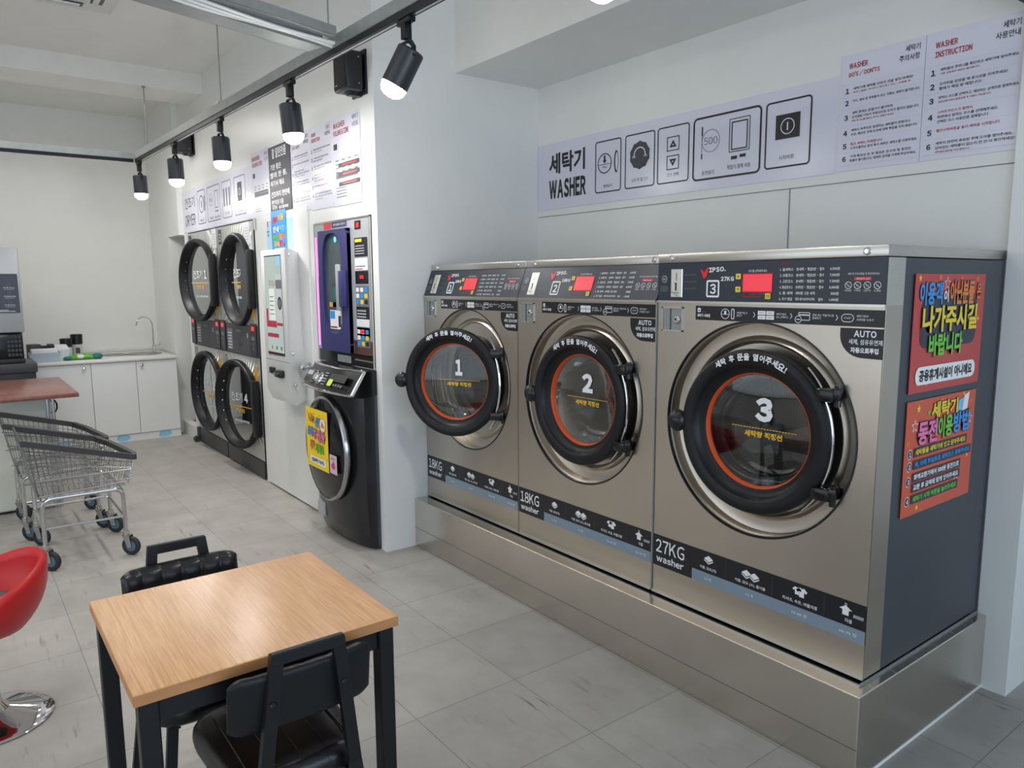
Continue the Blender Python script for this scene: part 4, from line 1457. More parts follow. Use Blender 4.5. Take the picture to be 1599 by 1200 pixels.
panelthing('poster', 'pale blue and white sheet partly behind the bright blue poster above the kiosk', 'poster', (-5.66, YD - .012, 1.845), X, .53, .22, mat('pale_blue_paper', s2l(176, 214, 238), .4, var=.02), draw_side, th=.001)
panelthing('poster', 'small bright blue poster with multicoloured lettering above the kiosk', 'poster', (-5.55, YD - .014, 1.83), X, .30, .265, COLS['blue'], draw_blue, th=.002)

# soap vending machine set into the wall
t = thing('detergent_vending_machine', 'slim wall-set detergent vending machine with a navy door and oval window', 'vending machine', (-4.37, YD, 1.10))
b = MB()
b.box(-.403, .412, -.008, .02, .0, .89, SILV, .003, 1)
b.box(-.403, -.395, -.012, 0, 0, .89, STEELT); b.box(.404, .412, -.012, 0, 0, .89, STEELT); b.box(-.403, .412, -.012, 0, .884, .89, STEELT)
F = Face(b, (0, -.008, 0), X, Z, .001)
F.rect(-.39, .10, -.33, .55, BLACKG, 0)
F.rect(-.385, .0, .40, .075, BLACKG, 0); F.rect(.15, .07, .40, .16, BROWNP, 0); F.rect(-.10, .01, .10, .055, SILV, 1); F.rect(.155, .035, .40, .045, STEELT, 1)
F.rect(-.24, .845, -.13, .882, COLS['red'], 0); F.rect(-.12, .848, .10, .882, NAVY, 0); F.text(-.01, .857, .016, '세탁세제 자판기', WINK, .18, 'c')
b.build('housing', t)
b = MB(); b.cyl((-.345, -.022, .10), (-.345, -.022, .80), .007, PINKT, 10); b.build('light_strip', t, 'glowing pink light strip')
# door with oval window
b = MB()
ov = [( -.085 + .145 * (abs(math.cos(a)) ** .7) * (1 if math.cos(a) > 0 else -1), .50 + .315 * (abs(math.sin(a)) ** .55) * (1 if math.sin(a) > 0 else -1)) for a in [2 * PI * k / 48 for k in range(48)]]
x0, x1, z0_, z1_ = -.29, .145, .075, .835
outp = []
for (u, v) in ov:
    du, dv = u + .095, v - .50
    c_ = 1e9
    if du > 1e-6: c_ = min(c_, (x1 + .095) / du)
    if du < -1e-6: c_ = min(c_, (x0 + .095) / du)
    if dv > 1e-6: c_ = min(c_, (z1_ - .5) / dv)
    if dv < -1e-6: c_ = min(c_, (z0_ - .5) / dv)
    outp.append((-.095 + du * c_, .5 + dv * c_))
for (yy) in (-.034,):
    b.rings([[(u, -.008, v) for u, v in outp], [(u, yy, v) for u, v in outp], [(u, yy, v) for u, v in ov], [(u, -.012, v) for u, v in ov]], NAVY, True)
b.box(x0, x1, -.033, -.008, z0_, z0_ + .05, NAVY, .002, 1); b.box(x0, x1, -.033, -.008, z1_ - .02, z1_, NAVY, .002, 1)
b.box(x0, x0 + .05, -.033, -.008, z0_, z1_, NAVY, .002, 1); b.box(x1 - .05, x1, -.033, -.008, z0_, z1_, NAVY, .002, 1)
vd = b.build('door', t, 'navy door')
b = MB()
b.add([(u, -.014, v) for u, v in ov], [tuple(range(48))], mat('dark_display_case', s2l(70, 82, 84), .25, var=.25, vscale=8))
F = Face(b, (0, -.015, 0), X, Z, .001)
F.rect(-.13, .30, -.02, .50, BLKBOARD, 0); F.rect(-.12, .40, -.03, .48, TEAL, 1); F.rect(-.18, .355, .03, .385, ORTAG, 0)
F.rect(-.175, .215, .0, .335, PAPER, 1); F.rect(-.17, .28, -.10, .33, COLS['blue'], 2); F.rect(-.05, .23, -.01, .30, COLS['navy'], 2); F.rect(-.17, .222, -.07, .232, REDINK, 2)
F.disc(-.06, .775, .018, CYANT, 1)
b.build('window_pane', vd, 'dark oval window with a cyan lamp and samples behind it')
b = MB()
b.box(.0, .055, -.052, -.034, .335, .62, SILV, .006)
b.box(.05, .14, -.056, -.034, .36, .58, NAVY, .004)
b.build('handle', vd)
b = MB()
F = Face(b, (0, -.008, 0), X, Z, .002)
F.rect(.21, .82, .29, .87, BLACKG, 0); F.rect(.23, .83, .27, .86, LEDR, 1)
F.rect(.20, .66, .37, .77, INK, 0); F.rect(.21, .745, .30, .763, YBTN, 1)
for k in range(4): F.rect(.21, .675 + k * .015, .33, .68 + k * .015, DOTINK, 1)
F.rect(.20, .58, .37, .65, PAPER, 0); F.rect(.21, .60, .34, .606, GREYINK, 1); F.rect(.21, .585, .30, .59, REDINK, 1)
F.rect(.20, .50, .37, .575, BLACKG, 0); F.rect(.26, .53, .31, .55, LEDR, 1)
for z_ in (.39, .14):
    F.rect(.20, z_ - .02, .37, z_ + .10, GREYINK, 0)
    for i in range(3):
        for j in range(3):
            F.rect(.205 + i * .055, z_ - .01 + j * .036, .245 + i * .055, z_ + .015 + j * .036, (COLS['blue'], PAPER, YBTN, PAPER, INK)[(i * 2 + j * 3) % 5], 1)
F.rect(.20, .29, .37, .365, INK, 0)
for k in range(3): F.rect(.21, .30 + k * .018, .33, .308 + k * .018, DOTINK, 1)
F.rect(.20, .245, .37, .29, PAPER, 0)
F.rect(.20, .24 - .055, .37, .24, BLACKG, 0); F.rect(.25, .205, .30, .225, LEDR, 1)
b.build('selection_panel', t, 'column of small stickers, buttons and red displays')

# ================================================================== BLACK WASHING MACHINE
t = thing('washing_machine', 'dark gunmetal domestic front-loading washing machine under the vending machine', 'washing machine', (-4.315, YD, 0))
WB = .362
# body: vertical profile with a gently bowed front, swept across the width
prof = [(-.05, .012), (-.075, .04), (-.095, .12), (-.103, .30), (-.107, .60), (-.105, .93), (-.100, .965)]
b = MB()
rr = []
nx = 17
for y_, z_ in prof:
    row = []
    for i in range(nx):
        u = -1 + 2 * i / (nx - 1)
        bow = .050 * (1 - u * u)
        row.append((u * WB, y_ + .02 * (abs(u) ** 10) - bow, z_))
    row.append((WB, .10, z_)); row.append((-WB, .10, z_))
    rr.append(row)
b.rings(rr, GUNM, True, True, True)
b.box(WB - .004, WB + .002, -.02, .10, .02, 1.06, SIDEP)
b.build('cabinet', t)
# sloped control panel
b = MB()
rr = []
for y_, z_ in ((-.10, .935), (-.155, .948), (-.160, .962), (-.08, 1.085), (-.065, 1.092), (.02, 1.094), (.02, .95)):
    rr.append([((-1 + 2 * i / (nx - 1)) * (WB + .004), y_ - .038 * (1 - (-1 + 2 * i / (nx - 1)) ** 2) * (1 if y_ < 0 else 0), z_) for i in range(nx)])
b.rings(rr, BLACKG, False)
vs = [(s_ * (WB + .004), y_, z_) for s_ in (-1,) for y_, z_ in ((-.10, .935), (-.155, .948), (-.160, .962), (-.08, 1.085), (-.065, 1.092), (.02, 1.094), (.02, .95))]
b.add(vs, [tuple(range(7))], BLACKG)
vs = [(WB + .004, v[1], v[2]) for v in vs]
b.add(vs, [tuple(range(7))], BLACKG)
cp = b.build('control_panel', t)
b = MB()
b.tube([((-1 + 2 * i / 16) * (WB + .004), -.162 - .038 * (1 - (-1 + 2 * i / 16) ** 2), .955) for i in range(17)], .008, CHROME, 8)
b.tube([(WB + .002, -.162, .955), (WB + .002, -.078, 1.09), (WB - .03, -.078, 1.093)], .011, CHROME, 8)
b.tube([((-1 + 2 * i / 16) * (WB + .004), -.078 - .038 * (1 - (-1 + 2 * i / 16) ** 2), 1.091) for i in range(17)], .006, CHROME, 8)
b.build('trim', cp, 'chrome edge trim')
ux_ = Vector((1, 0, 0))
uz_ = Vector((0, .076, .115)).normalized()
b = MB()
F = Face(b, (0, -.198, .962), ux_, uz_, .006)
F.rect(-.30, .03, -.20, .12, DARKG, 0); F.rect(-.29, .075, -.21, .105, SILV, 1); F.rect(-.29, .03, -.22, .055, INK, 1)
for k in range(5):
    F.rect(-.175, .03 + k * .019, -.145, .034 + k * .019, DOTINK, 1); F.rect(-.03, .03 + k * .019, .02, .034 + k * .019, DOTINK, 1)
F.rect(.05, .065, .28, .115, INK, 1)
F.rrect(.06, .03, .12, .075, .01, mat('lime_sticker', s2l(200, 220, 60), .4, var=.02), 2)
for k in range(4):
    F.rect(.14 + k * .035, .035, .16 + k * .035, .05, GREYINK, 1)
b.build('print', cp)
b = MB()
c0 = Vector((-.09, -.198, .962)) + uz_ * .065
nn = ux_.cross(uz_)
b.lathe([(0, .034), (.024, .034), (.030, .028), (.032, .010), (.040, .004), (.042, 0)], c0 + nn * .002, nn, CHROME, 28)
b.build('dial', cp, 'chrome programme dial')
# door
b = MB()
cz = .585
b.lathe([(.332, .0), (.334, .012), (.328, .026), (.318, .032), (.310, .028)], (-.01, -.155, cz), (0, -1, 0), mat('dark_chrome', (.42, .42, .43), .18, metal=1.0, var=.02), 72)
dd = b.build('door', t, 'large round door with a chrome ring')
dd.scale = (.93, 1, 1.0)
b = MB()
b.lathe([(.311, .028), (.29, .035), (.25, .042), (.15, .050), (0, .054)], (-.01, -.155, cz), (0, -1, 0), mat('smoked_black_door_plastic', s2l(20, 22, 25), .12, var=.03), 72)
b.build('door_cover', dd)
b = MB(); b.box(-.24, -.13, -.150, -.10, .11, .20, SILV, .002); b.build('filter_sticker', t, 'small pale sticker')
b = MB(); b.box(-.30, .30, -.04, .08, .0, .014, BLACKP); b.build('base', t)


def draw_yellow(F):
    C = COLS
    F.otext(.045, .285, .055, '나는', C['orange'], C['navy'], .09, l=1, bold=.09, out=.08)
    F.otext(.145, .265, .06, '신발', C['blue'], C['navy'], .10, l=1, bold=.09, out=.08)
    F.otext(.025, .195, .06, '운동', C['blue'], C['navy'], .09, l=1, bold=.09, out=.08)
    F.otext(.115, .175, .075, '화전용', C['pink'], C['navy'], .18, l=4, bold=.09, out=.08)
    F.otext(.05, .11, .06, '세탁', C['orange'], C['navy'], .08, l=1, bold=.09, out=.08)
    F.otext(.14, .10, .06, '기에요', C['green'], C['navy'], .13, l=4, bold=.09, out=.08)
    F.disc(.27, .29, .045, C['white'], 5); F.ring(.27, .29, .045, .004, C['orange'], 6)
    F.poly([(.245, .28), (.26, .315), (.275, .30), (.297, .285), (.297, .272), (.247, .272)], C['orange'], 6)
    F.rrect(.05, .025, .29, .07, .015, C['white'], 1)
    F.text(.17, .033, .028, '신발세탁만 가능해요', INK, .2, 'c', 2, .03)
    for x_, y_ in ((.03, .34), (.13, .345), (.21, .34), (.31, .22), (.02, .05), (.31, .08)):
        F.star(x_, y_, .009, C['orange'], 1)


panelthing('poster', 'yellow poster with multicoloured lettering on the door of the black washing machine', 'poster', (-4.53, YD - .212, .455), X, .33, .375, mat('yellow_poster', s2l(250, 215, 30), .35, var=.01), draw_yellow, th=.002)
panelthing('sticker', 'small pink and white sticker beside the yellow poster on the washing machine', 'sticker', (-4.185, YD - .2105, .465), X, .10, .115, mat('pale_pink_sticker', s2l(214, 190, 200), .4, var=.02), lambda F: (F.poly([(.02, .05), (.06, .08), (.08, .05), (.07, .03), (.04, .03)], COLS['magenta'], 1), F.rect(.02, .09, .08, .096, GREYINK, 1)), th=.002)

# ================================================================== TRACK LIGHTS


def ty(x_):
    return -.782 + (x_ + 7.58) * .0305


ZT = 2.70


def rail(name, p0, p1, label):
    p0, p1 = Vector(p0), Vector(p1)
    t = thing(name, label, 'lighting track', tuple(p0))
    d = p1 - p0
    L_ = d.length
    t.rotation_euler = (0, 0, math.atan2(d.y, d.x))
    b = MB(); b.box(0, L_, -.018, .018, 0, .030, BLACKM); b.box(0, L_, -.006, .006, -.002, .001, ALU); b.build('track', t, 'black current track')
    b = MB()
    b.box(0, L_, -.022, -.019, .030, .085, GALV); b.box(0, L_, .019, .022, .030, .085, GALV); b.box(0, L_, -.022, .022, .029, .032, GALV)
    b.build('support_channel', t, 'galvanised channel above the track')
    return t


rail('lighting_track', (-7.60, ty(-7.6), ZT), (.6, ty(.6), ZT), 'long black lighting track in a galvanised channel running above the washers')
rail('lighting_track', (-7.62, -3.9, ZT), (-7.60, ty(-7.6) - .03, ZT), 'short black lighting track crossing towards the far wall above the cabinets')


def rod(x_, y_, z1_, lab):
    b = MB()
    b.cyl((x_, y_, ZT + .03), (x_, y_, z1_), .004, GALV, 8)
    b.box(x_ - .012, x_ + .012, y_ - .026, y_ + .026, ZT + .085, ZT + .10, ALU)
    b.cyl((x_, y_, z1_ - .012), (x_, y_, z1_), .016, GALV, 10)
    tag(b.build('hanger_rod', loc=(x_, y_, ZT)), lab, 'rod', 'hanger rods of the lighting track')


rod(-7.19, ty(-7.19), 3.284, 'thin hanger rod near the corner of the lighting track')
rod(-5.24, ty(-5.24), ZC, 'thin hanger rod above the middle of the long lighting track')
rod(-3.615, ty(-3.615), ZC, 'thin hanger rod where the cable channel meets the lighting track')
# cable channel crossing towards the room
t = thing('cable_channel', 'grey U-shaped cable channel with white cables, hung behind the lighting track', 'cable channel', (-3.615, ty(-3.615) - .03, ZT + .03))
b = MB()
L_ = 3.2
b.box(-.06, .06, -L_, -.05, .0, .002, GALV); b.box(-.06, -.058, -L_, -.05, 0, .075, GALV); b.box(.058, .06, -L_, -.05, 0, .075, GALV)
b.build('channel', t)
t.rotation_euler = (0, 0, .27)
b = MB()
b.box(.115, .16, -L_, -.05, .03, .032, GALV); b.box(.158, .16, -L_, -.05, .03, .075, GALV)
b.build('channel', t)
for k in range(3):
    b = MB()
    b.tube([(.075 + .014 * k, -.0 - 3.0 * q / 40, .008 + .006 * math.sin(q * .5 + k * 1.3) + .004 * k) for q in range(41)], .0075, WHITE, 6)
    b.build('cable', t, 'white cable running along the channel')


def spotlight(x_, tilt, az, label, power=34, y_=None, visible=True):
    y_ = ty(x_) if y_ is None else y_
    t = thing('track_spotlight', label, 'spotlight', (x_, y_, ZT), 0, 'spotlights on the lighting track')
    b = MB()
    b.box(-.055, .055, -.016, .016, -.024, -.0025, BLACKM, .003, 1)
    b.box(-.018, .018, -.018, .018, -.085, -.018, BLACKM, .004)
    b.build('adapter', t)
    b = MB()
    b.tube([(-.062, 0, -.165), (-.062, 0, -.125), (-.035, 0, -.095), (.035, 0, -.095), (.062, 0, -.125), (.062, 0, -.165)], .005, BLACKM, 6, flat=(.016, .006))
    b.tube([(0, 0, -.085), (.012, .02, -.11), (.0, .02, -.135)], .004, BLACKM, 6)
    b.build('yoke', t)
    h = MB()
    h.lathe([(0, .045), (.050, .045), (.057, .039), (.058, .03), (.058, -.115), (.054, -.118), (.052, -.11)], (0, 0, 0), (0, 0, 1), LAMPB, 32)
    ho = h.build('housing', t)
    ho.location = (0, 0, -.165)
    ho.rotation_euler = (tilt * math.cos(az), tilt * math.sin(az), 0)
    l_ = MB()
    l_.lathe([(.0545, -.112), (.056, -.122), (.052, -.142), (.040, -.157), (.022, -.166), (0, -.169)], (0, 0, 0), (0, 0, 1), BULB, 32)
    l_.build('bulb', ho, 'glowing white bulb')
    d = bpy.data.lights.new('spot_beam', 'SPOT')
    d.energy = power
    d.spot_size = math.radians(115)
    d.spot_blend = 0.9
    d.shadow_soft_size = .045
    d.color = (1.0, .975, .95)
    o = bpy.data.objects.new('spot_beam', d)
    COL.objects.link(o)
    o.parent = ho
    o.location = (0, 0, -.18)
    return t


spotlight(-7.53, .02, 0, 'black track spotlight at the far corner of the track', 30)
spotlight(-6.387, .02, 0, 'black track spotlight in front of the far wall speaker', 38)
spotlight(-5.292, .03, 0, 'black track spotlight above the charcoal notice board', 38)
spotlight(-4.117, .08, -.3, 'black track spotlight just left of the near wall speaker', 38)
spotlight(-2.888, .52, 2.3, 'tilted black track spotlight in front of the partition', 30)
spotlight(-1.655, -.85, 0, 'track spotlight at the top of the picture above washer 2', 30)
# unseen spots added beyond the frame to even out the room light, without fixtures
for i, (x_, y_) in enumerate(((-2.2, -2.9), (-4.4, -2.9), (.0, -3.0))):
    d = bpy.data.lights.new('unseen_spot', 'SPOT'); d.energy = 40; d.spot_size = math.radians(125); d.spot_blend = .9; d.shadow_soft_size = .05; d.color = (1, .975, .95)
    o = bpy.data.objects.new('unseen_spot', d); COL.objects.link(o); o.location = (x_, y_, 2.5)


# ------------------------------------------------------------------ speakers
def speaker(loc, label, sx=1):
    t = thing('wall_speaker', label, 'speaker', loc, 0, 'black wall speakers')
    b = MB(); b.box(-.085, .085, -.125, -.02, -.105, .105, BLACKP, .014, 3); b.box(-.03, .03, -.09, -.05, -.115, -.10, BLACKP, .004); b.build('cabinet', t)
    b = MB(); b.box(-.073, .073, -.129, -.123, -.093, .093, mat('speaker_grille', s2l(26, 27, 30), .7, bump=.8, bscale=500), .003)
    F = Face(b, (0, -.129, 0), X, Z, .001); F.rect(-.055, -.075, -.025, -.069, DOTINK, 0)
    b.build('grille', t)
    b = MB()
    b.box(-.09, .09, -.012, .0, -.12, .12, BLACKM, .003)
    b.box(-.02, .02, -.08, -.0, -.122, -.116, BLACKM); b.box(-.02, .02, -.08, -.0, .116, .122, BLACKM)
    for z_ in (-.07, .07): b.ball((.087, -.05, z_), .004, ALU, 8)
    b.build('bracket', t)
    return t


speaker((-4.04, YD, 2.775), 'black wall speaker beside the partition corner, nearest the tilted spotlight')
speaker((-7.62, YD, 2.93), 'black wall speaker half hidden behind the second spotlight from the far corner')
s3 = speaker((-1.03, YB - .02, 2.655), 'black wall speaker cut off by the top right corner of the picture')
# ------------------------------------------------------------------ ceiling air conditioner
t = thing('ceiling_air_conditioner', 'square white ceiling air conditioner at the top left', 'air conditioner', (-5.32, -1.71, ZC - .02))
b = MB()
b.box(-.48, .48, -.48, .48, -.045, .0, WHITE, .012)
b.build('panel', t)
b = MB(); b.box(-.25, .25, -.25, .25, -.052, -.044, SILV, .004); b.build('intake_grille', t, 'grey intake grille')
for k in range(4):
    b = MB()
    c_, s_ = math.cos(k * PI / 2), math.sin(k * PI / 2)
    b.T = Matrix.Rotation(k * PI / 2, 4, 'Z')
    b.box(-.30, .30, .33, .40, -.050, -.042, INK, .01)
    b.box(-.28, .28, .34, .375, -.056, -.048, WHITE, .004)
    b.build('air_vent', t, 'dark slot with a white flap')

# ================================================================== SINK COUNTER
yl = (-2.40, -1.66, -1.181, -.771, -.380)
names = ('base cabinet at the left end of the sink counter with a round knob', 'plain white middle base cabinet of the sink counter without a knob', 'white base cabinet under the sink at the right end with a round knob')
for k in range(3):
    y0, y1 = (-1.66, -1.181, -.771, -.380)[k], (-1.66, -1.181, -.771, -.380)[k + 1]
    t = thing('base_cabinet', 'white ' * (k == 0) + names[k], 'cabinet', (-8.69, (y0 + y1) / 2, 0), 0, 'white base cabinets below the counter')
    hw = (y1 - y0) / 2
    b = MB(); b.box(-.70, .275, -hw + .001, hw - .001, 0.0, .832, WHITE); b.box(.275, .285, -hw, hw, .0, .072, WHITE); b.build('carcass', t)
    b = MB(); b.box(.277, .297, -hw + .002, hw - .002, .078, .826, WHITE, .002, 1); do = b.build('door', t)
    if k != 1:
        b = MB()
        ky = (hw - .06) if k == 0 else (-hw + .05)
        b.lathe([(0, .030), (.012, .029), (.017, .022), (.015, .014), (.007, .010), (.007, .0), (.012, 0)], (.297, ky, .785), (1, 0, 0), CHROME, 18)
        b.build('knob', do, 'chrome knob')
b = MB()
b.box(-9.395, -8.375, -1.68, -.365, .832, .858, STONE, .003)
tag(b.build('worktop', loc=(-8.69, -1.02, .832)), 'white stone worktop over the base cabinets', 'worktop')
b = MB(); b.box(-9.398, -9.378, -1.68, -.365, .8585, .885, STONE, .002)
tag(b.build('splashback', loc=(-9.388, -1.02, .8585)), 'low white stone upstand along the wall behind the worktop', 'splashback')
b = MB()
for xc_, yc_, r_ in ((-8.87, -.60, .15), (-8.92, -.88, .10)):
    b.lathe([(r_ + .03, .001), (r_ + .03, .006), (r_ + .012, .008), (r_, .004), (r_ * .9, .0015), (.02, .001), (0, .001)], (xc_, yc_, .858), (0, 0, 1), mat('sink_steel', (.30, .29, .28), .25, metal=1.0, var=.05), 40)
tag(b.build('sink', loc=(-8.88, -.70, .8585)), 'round stainless sink with a small side bowl set in the white worktop', 'sink')
t = thing('tap', 'slim chrome gooseneck tap behind the round sink', 'tap', (-9.07, -.455, .8585))
b = MB()
b.cyl((0, 0, 0), (0, 0, .07), .017, CHROME, 16)
b.tube([(0, 0, .05), (0, 0, .30), (0.0, -.012, .345), (0.01, -.045, .38), (.02, -.09, .395), (.03, -.14, .375), (.035, -.165, .33), (.037, -.172, .30)], .008, CHROME, 10)
b.build('spout', t)
b = MB(); b.tube([(0, 0, .06), (.02, .04, .075), (.03, .07, .09)], .006, CHROME, 8); b.build('lever', t)
# blue tape marks on the plinth
for k, (y0, lb) in enumerate(((-1.54, 'pale blue tape mark at the foot of the left base cabinet'), (-1.00, 'pale blue tape mark at the foot of the middle base cabinet'), (-.60, 'pale blue tape mark at the foot of the right base cabinet'))):
    b = MB()
    F = Face(b, (-8.69 + .285, y0, .01), Y, Z, .001)
    F.poly([(0, .01), (.03, -.004), (.10, .0), (.13, .02), (.12, .055), (.09, .07), (.03, .065), (.01, .05)], BLUET, 0)
    b.box(-8.403, -8.375, y0 + .01, y0 + .12, .0005, .0015, BLUET)
    tag(b.build('tape_mark', loc=(-8.40, y0, 0)), lb, 'tape', 'blue tape marks along the cabinets')
# things on the worktop
zt = .8585
t = thing('storage_tray', 'pale grey-blue plastic tray of white packets beside the coffee machine', 'tray', (-8.60, -1.545, zt))
b = MB()
rr = []
for z_, k_ in ((0, .9), (.09, 1.0)):
    rr.append([(x_ * k_, y_ * k_, z_) for x_, y_ in ((-.10, -.13), (.10, -.13), (.10, .13), (-.10, .13))])
b.rings(rr, mat('grey_blue_plastic', s2l(176, 188, 200), .4), True, True)
b.build('tray', t)
b = MB(); b.box(-.08, .08, -.11, .11, .01, .125, PAPER, .01); b.build('packets', t)
b = MB()
b.T = TL((-9.0, -1.57, zt)) @ Matrix.Rotation(.3, 4, 'Z')
b.box(-.06, .06, -.08, .02, 0, .15, DARKG, .01); b.box(-.05, .05, .0, .09, 0, .13, BLACKP, .01)
tag(b.build('napkin_holder', loc=(-9.0, -1.57, zt)), 'dark box standing behind the grey-blue tray on the worktop', 'box')
b = MB()
b.T = TL((-8.82, -1.40, zt))
rr = []
for z_, k_ in ((0, .85), (.10, 1.0), (.145, .75)):
    rr.append([(.08 * k_ * x_, .09 * k_ * y_, z_) for x_, y_ in ((-1, -1), (0, -1.1), (1, -.9), (1.1, 0), (1, 1), (0, 1.05), (-1, .9), (-1.05, 0))])
b.rings(rr, PAPER, True, True, True)
b.box(-.02, .09, -.10, -.04, .12, .16, BLACKP, .01)
tag(b.build('paper_bag', loc=(-8.82, -1.40, zt)), 'crumpled white bag between the tray and the jars', 'bag')
for k, (x_, y_, h_, lb) in enumerate(((-9.00, -1.31, .17, 'clear jar with a black lid, the left of the two jars on the worktop'), (-9.10, -1.20, .20, 'taller clear jar with a black lid, the right of the two jars on the worktop'))):
    t = thing('jar', lb, 'jar', (x_, y_, zt), 0, 'black-lidded jars on the worktop')
    b = MB(); b.lathe([(0, 0), (.045, 0), (.05, .01), (.05, h_ * .6), (.046, h_ * .62)], (0, 0, 0), Z, JAR, 24, cap1=True)
    if k: b.box(.03, .052, -.02, .02, .03, .09, BROWNP, .004)
    b.build('body', t)
    b = MB(); b.lathe([(.05, h_ * .62), (.055, h_ * .64), (.058, h_ * 1.12), (.05, h_ * 1.15), (0, h_ * 1.15)], (0, 0, 0), Z, BLACKP, 24); b.build('lid', t)
t = thing('wipe_packet', 'crumpled green packet lying in front of the jars on the worktop', 'packet', (-8.60, -1.22, zt))
b = MB()
rr = []
for i in range(7):
    u = -1 + 2 * i / 6
    w_ = .06 * (1 - .3 * abs(u) ** 3)
    hgt = .05 * (1 - .8 * u * u) + .006
    rr.append([(w_ * math.cos(a) * .9, u * .17, hgt * (1 + math.sin(a)) / 2 + .004 * math.sin(5 * a + i)+.004) for a in [2 * PI * k / 12 for k in range(12)]])
b.rings(rr, GREEN, True, True, True)
b.build('wrapper', t)
b = MB(); b.ball((.02, .13, .03), .05, TEAL, 12, (.9, 1.1, .6)); b.ball((.035, -.02, .035), .035, PAPER, 12, (.9, 1.1, .6)); b.ball((.03, -.13, .022), .035, TEAL, 12, (.9, 1.1, .6)); b.build('label', t, 'teal printed ends')

# ------------------------------------------------------------------ coffee machine on its stand
t = thing('machine_stand', 'low black stand carrying the coffee machine', 'stand', (-8.15, -2.05, 0))
b = MB(); b.box(-.28, .25, -.5, .37, .0, .83, BLACKP, .006); b.build('body', t)
b = MB(); b.box(-.29, .27, -.52, .385, .83, .915, DARKG, .008); b.build('top', t)
t = thing('coffee_machine', 'tall silver coffee vending machine with a dark menu panel, cut by the left edge', 'coffee machine', (-8.15, -2.05, .915))
b = MB()
b.box(-.25, .25, -.45, .315, .275, 1.02, SILV, .015)
b.build('housing', t)
b = MB(); b.box(-.24, .16, -.44, .30, .0, .28, BLACKG, .006); b.box(.12, .24, -.44, .30, .0, .04, BLACKP, .004)
for i in range(4):
    for j in range(5): b.box(.16, .163, .18 + i * .028, .20 + i * .028, .06 + j * .04, .085 + j * .04, DARKG)
b.build('dispensing_bay', t, 'black dispensing bay')
b = MB(); b.box(.16, .262, -.20, -.02, .17, .32, SILV, .01); b.box(.2, .25, -.15, -.07, .06, .17, CHROME, .01); b.build('nozzle', t)
b = MB()
b.box(.249, .254, -.25, .295, .45, .79, mat('dark_menu_panel', s2l(38, 40, 56), .3, var=.02))
F = Face(b, (.254, -.25, .45), Y, Z, .001)
F.text(.16, .305, .018, 'COFFEE TIME', COLS['orange'], .2); F.text(.2, .285, .012, '원두커피', COLS['red'], .1)
for i in range(4):
    for j in range(3):
        F.ring(.10 + i * .125, .245 - j * .075, .012, .002, GREYINK, 1)
        F.text(.10 + i * .125, .212 - j * .075, .013, ('카페라떼', '아메리카노', '코코아', '카푸치노')[(i + j) % 4], WINK, .085, 'c')
        F.rect(.065 + i * .125, .202 - j * .075, .135 + i * .125, .205 - j * .075, DOTINK, 1)
F.rect(.03, .012, .51, .016, WINK, 1); F.rect(.03, .022, .46, .026, WINK, 1)
b.build('menu_panel', t, 'dark menu panel with white text')

# ------------------------------------------------------------------ cabinet table with red-brown top
t = thing('work_table', 'white-sided folding table with a red-brown laminate top at the left edge', 'table', (-6.6, -2.1, 0))
b = MB(); b.box(-.56, .60, -.55, .52, .820, .850, REDWOOD, .004); b.build('tabletop', t, 'red-brown laminate top')
b = MB(); b.box(-.50, .395, -.54, .36, .02, .815, CREAM, .003, 1); b.box(.395, .40, -.54, .30, .03, .62, CREAM); b.build('body', t)
for y_ in (.34, .375):
    b = MB(); b.cyl((.395, y_, .0), (.395, y_, .815), .011, ALU, 12); b.build('post', t, 'aluminium corner post')
b = MB(); b.tube([(.28, .36, .77), (.28, .40, .765), (.28, .41, .74), (.28, .41, .71), (.28, .40, .685), (.28, .36, .68)], .006, BLACKM, 8); b.build('handle', t, 'small black pull handle')


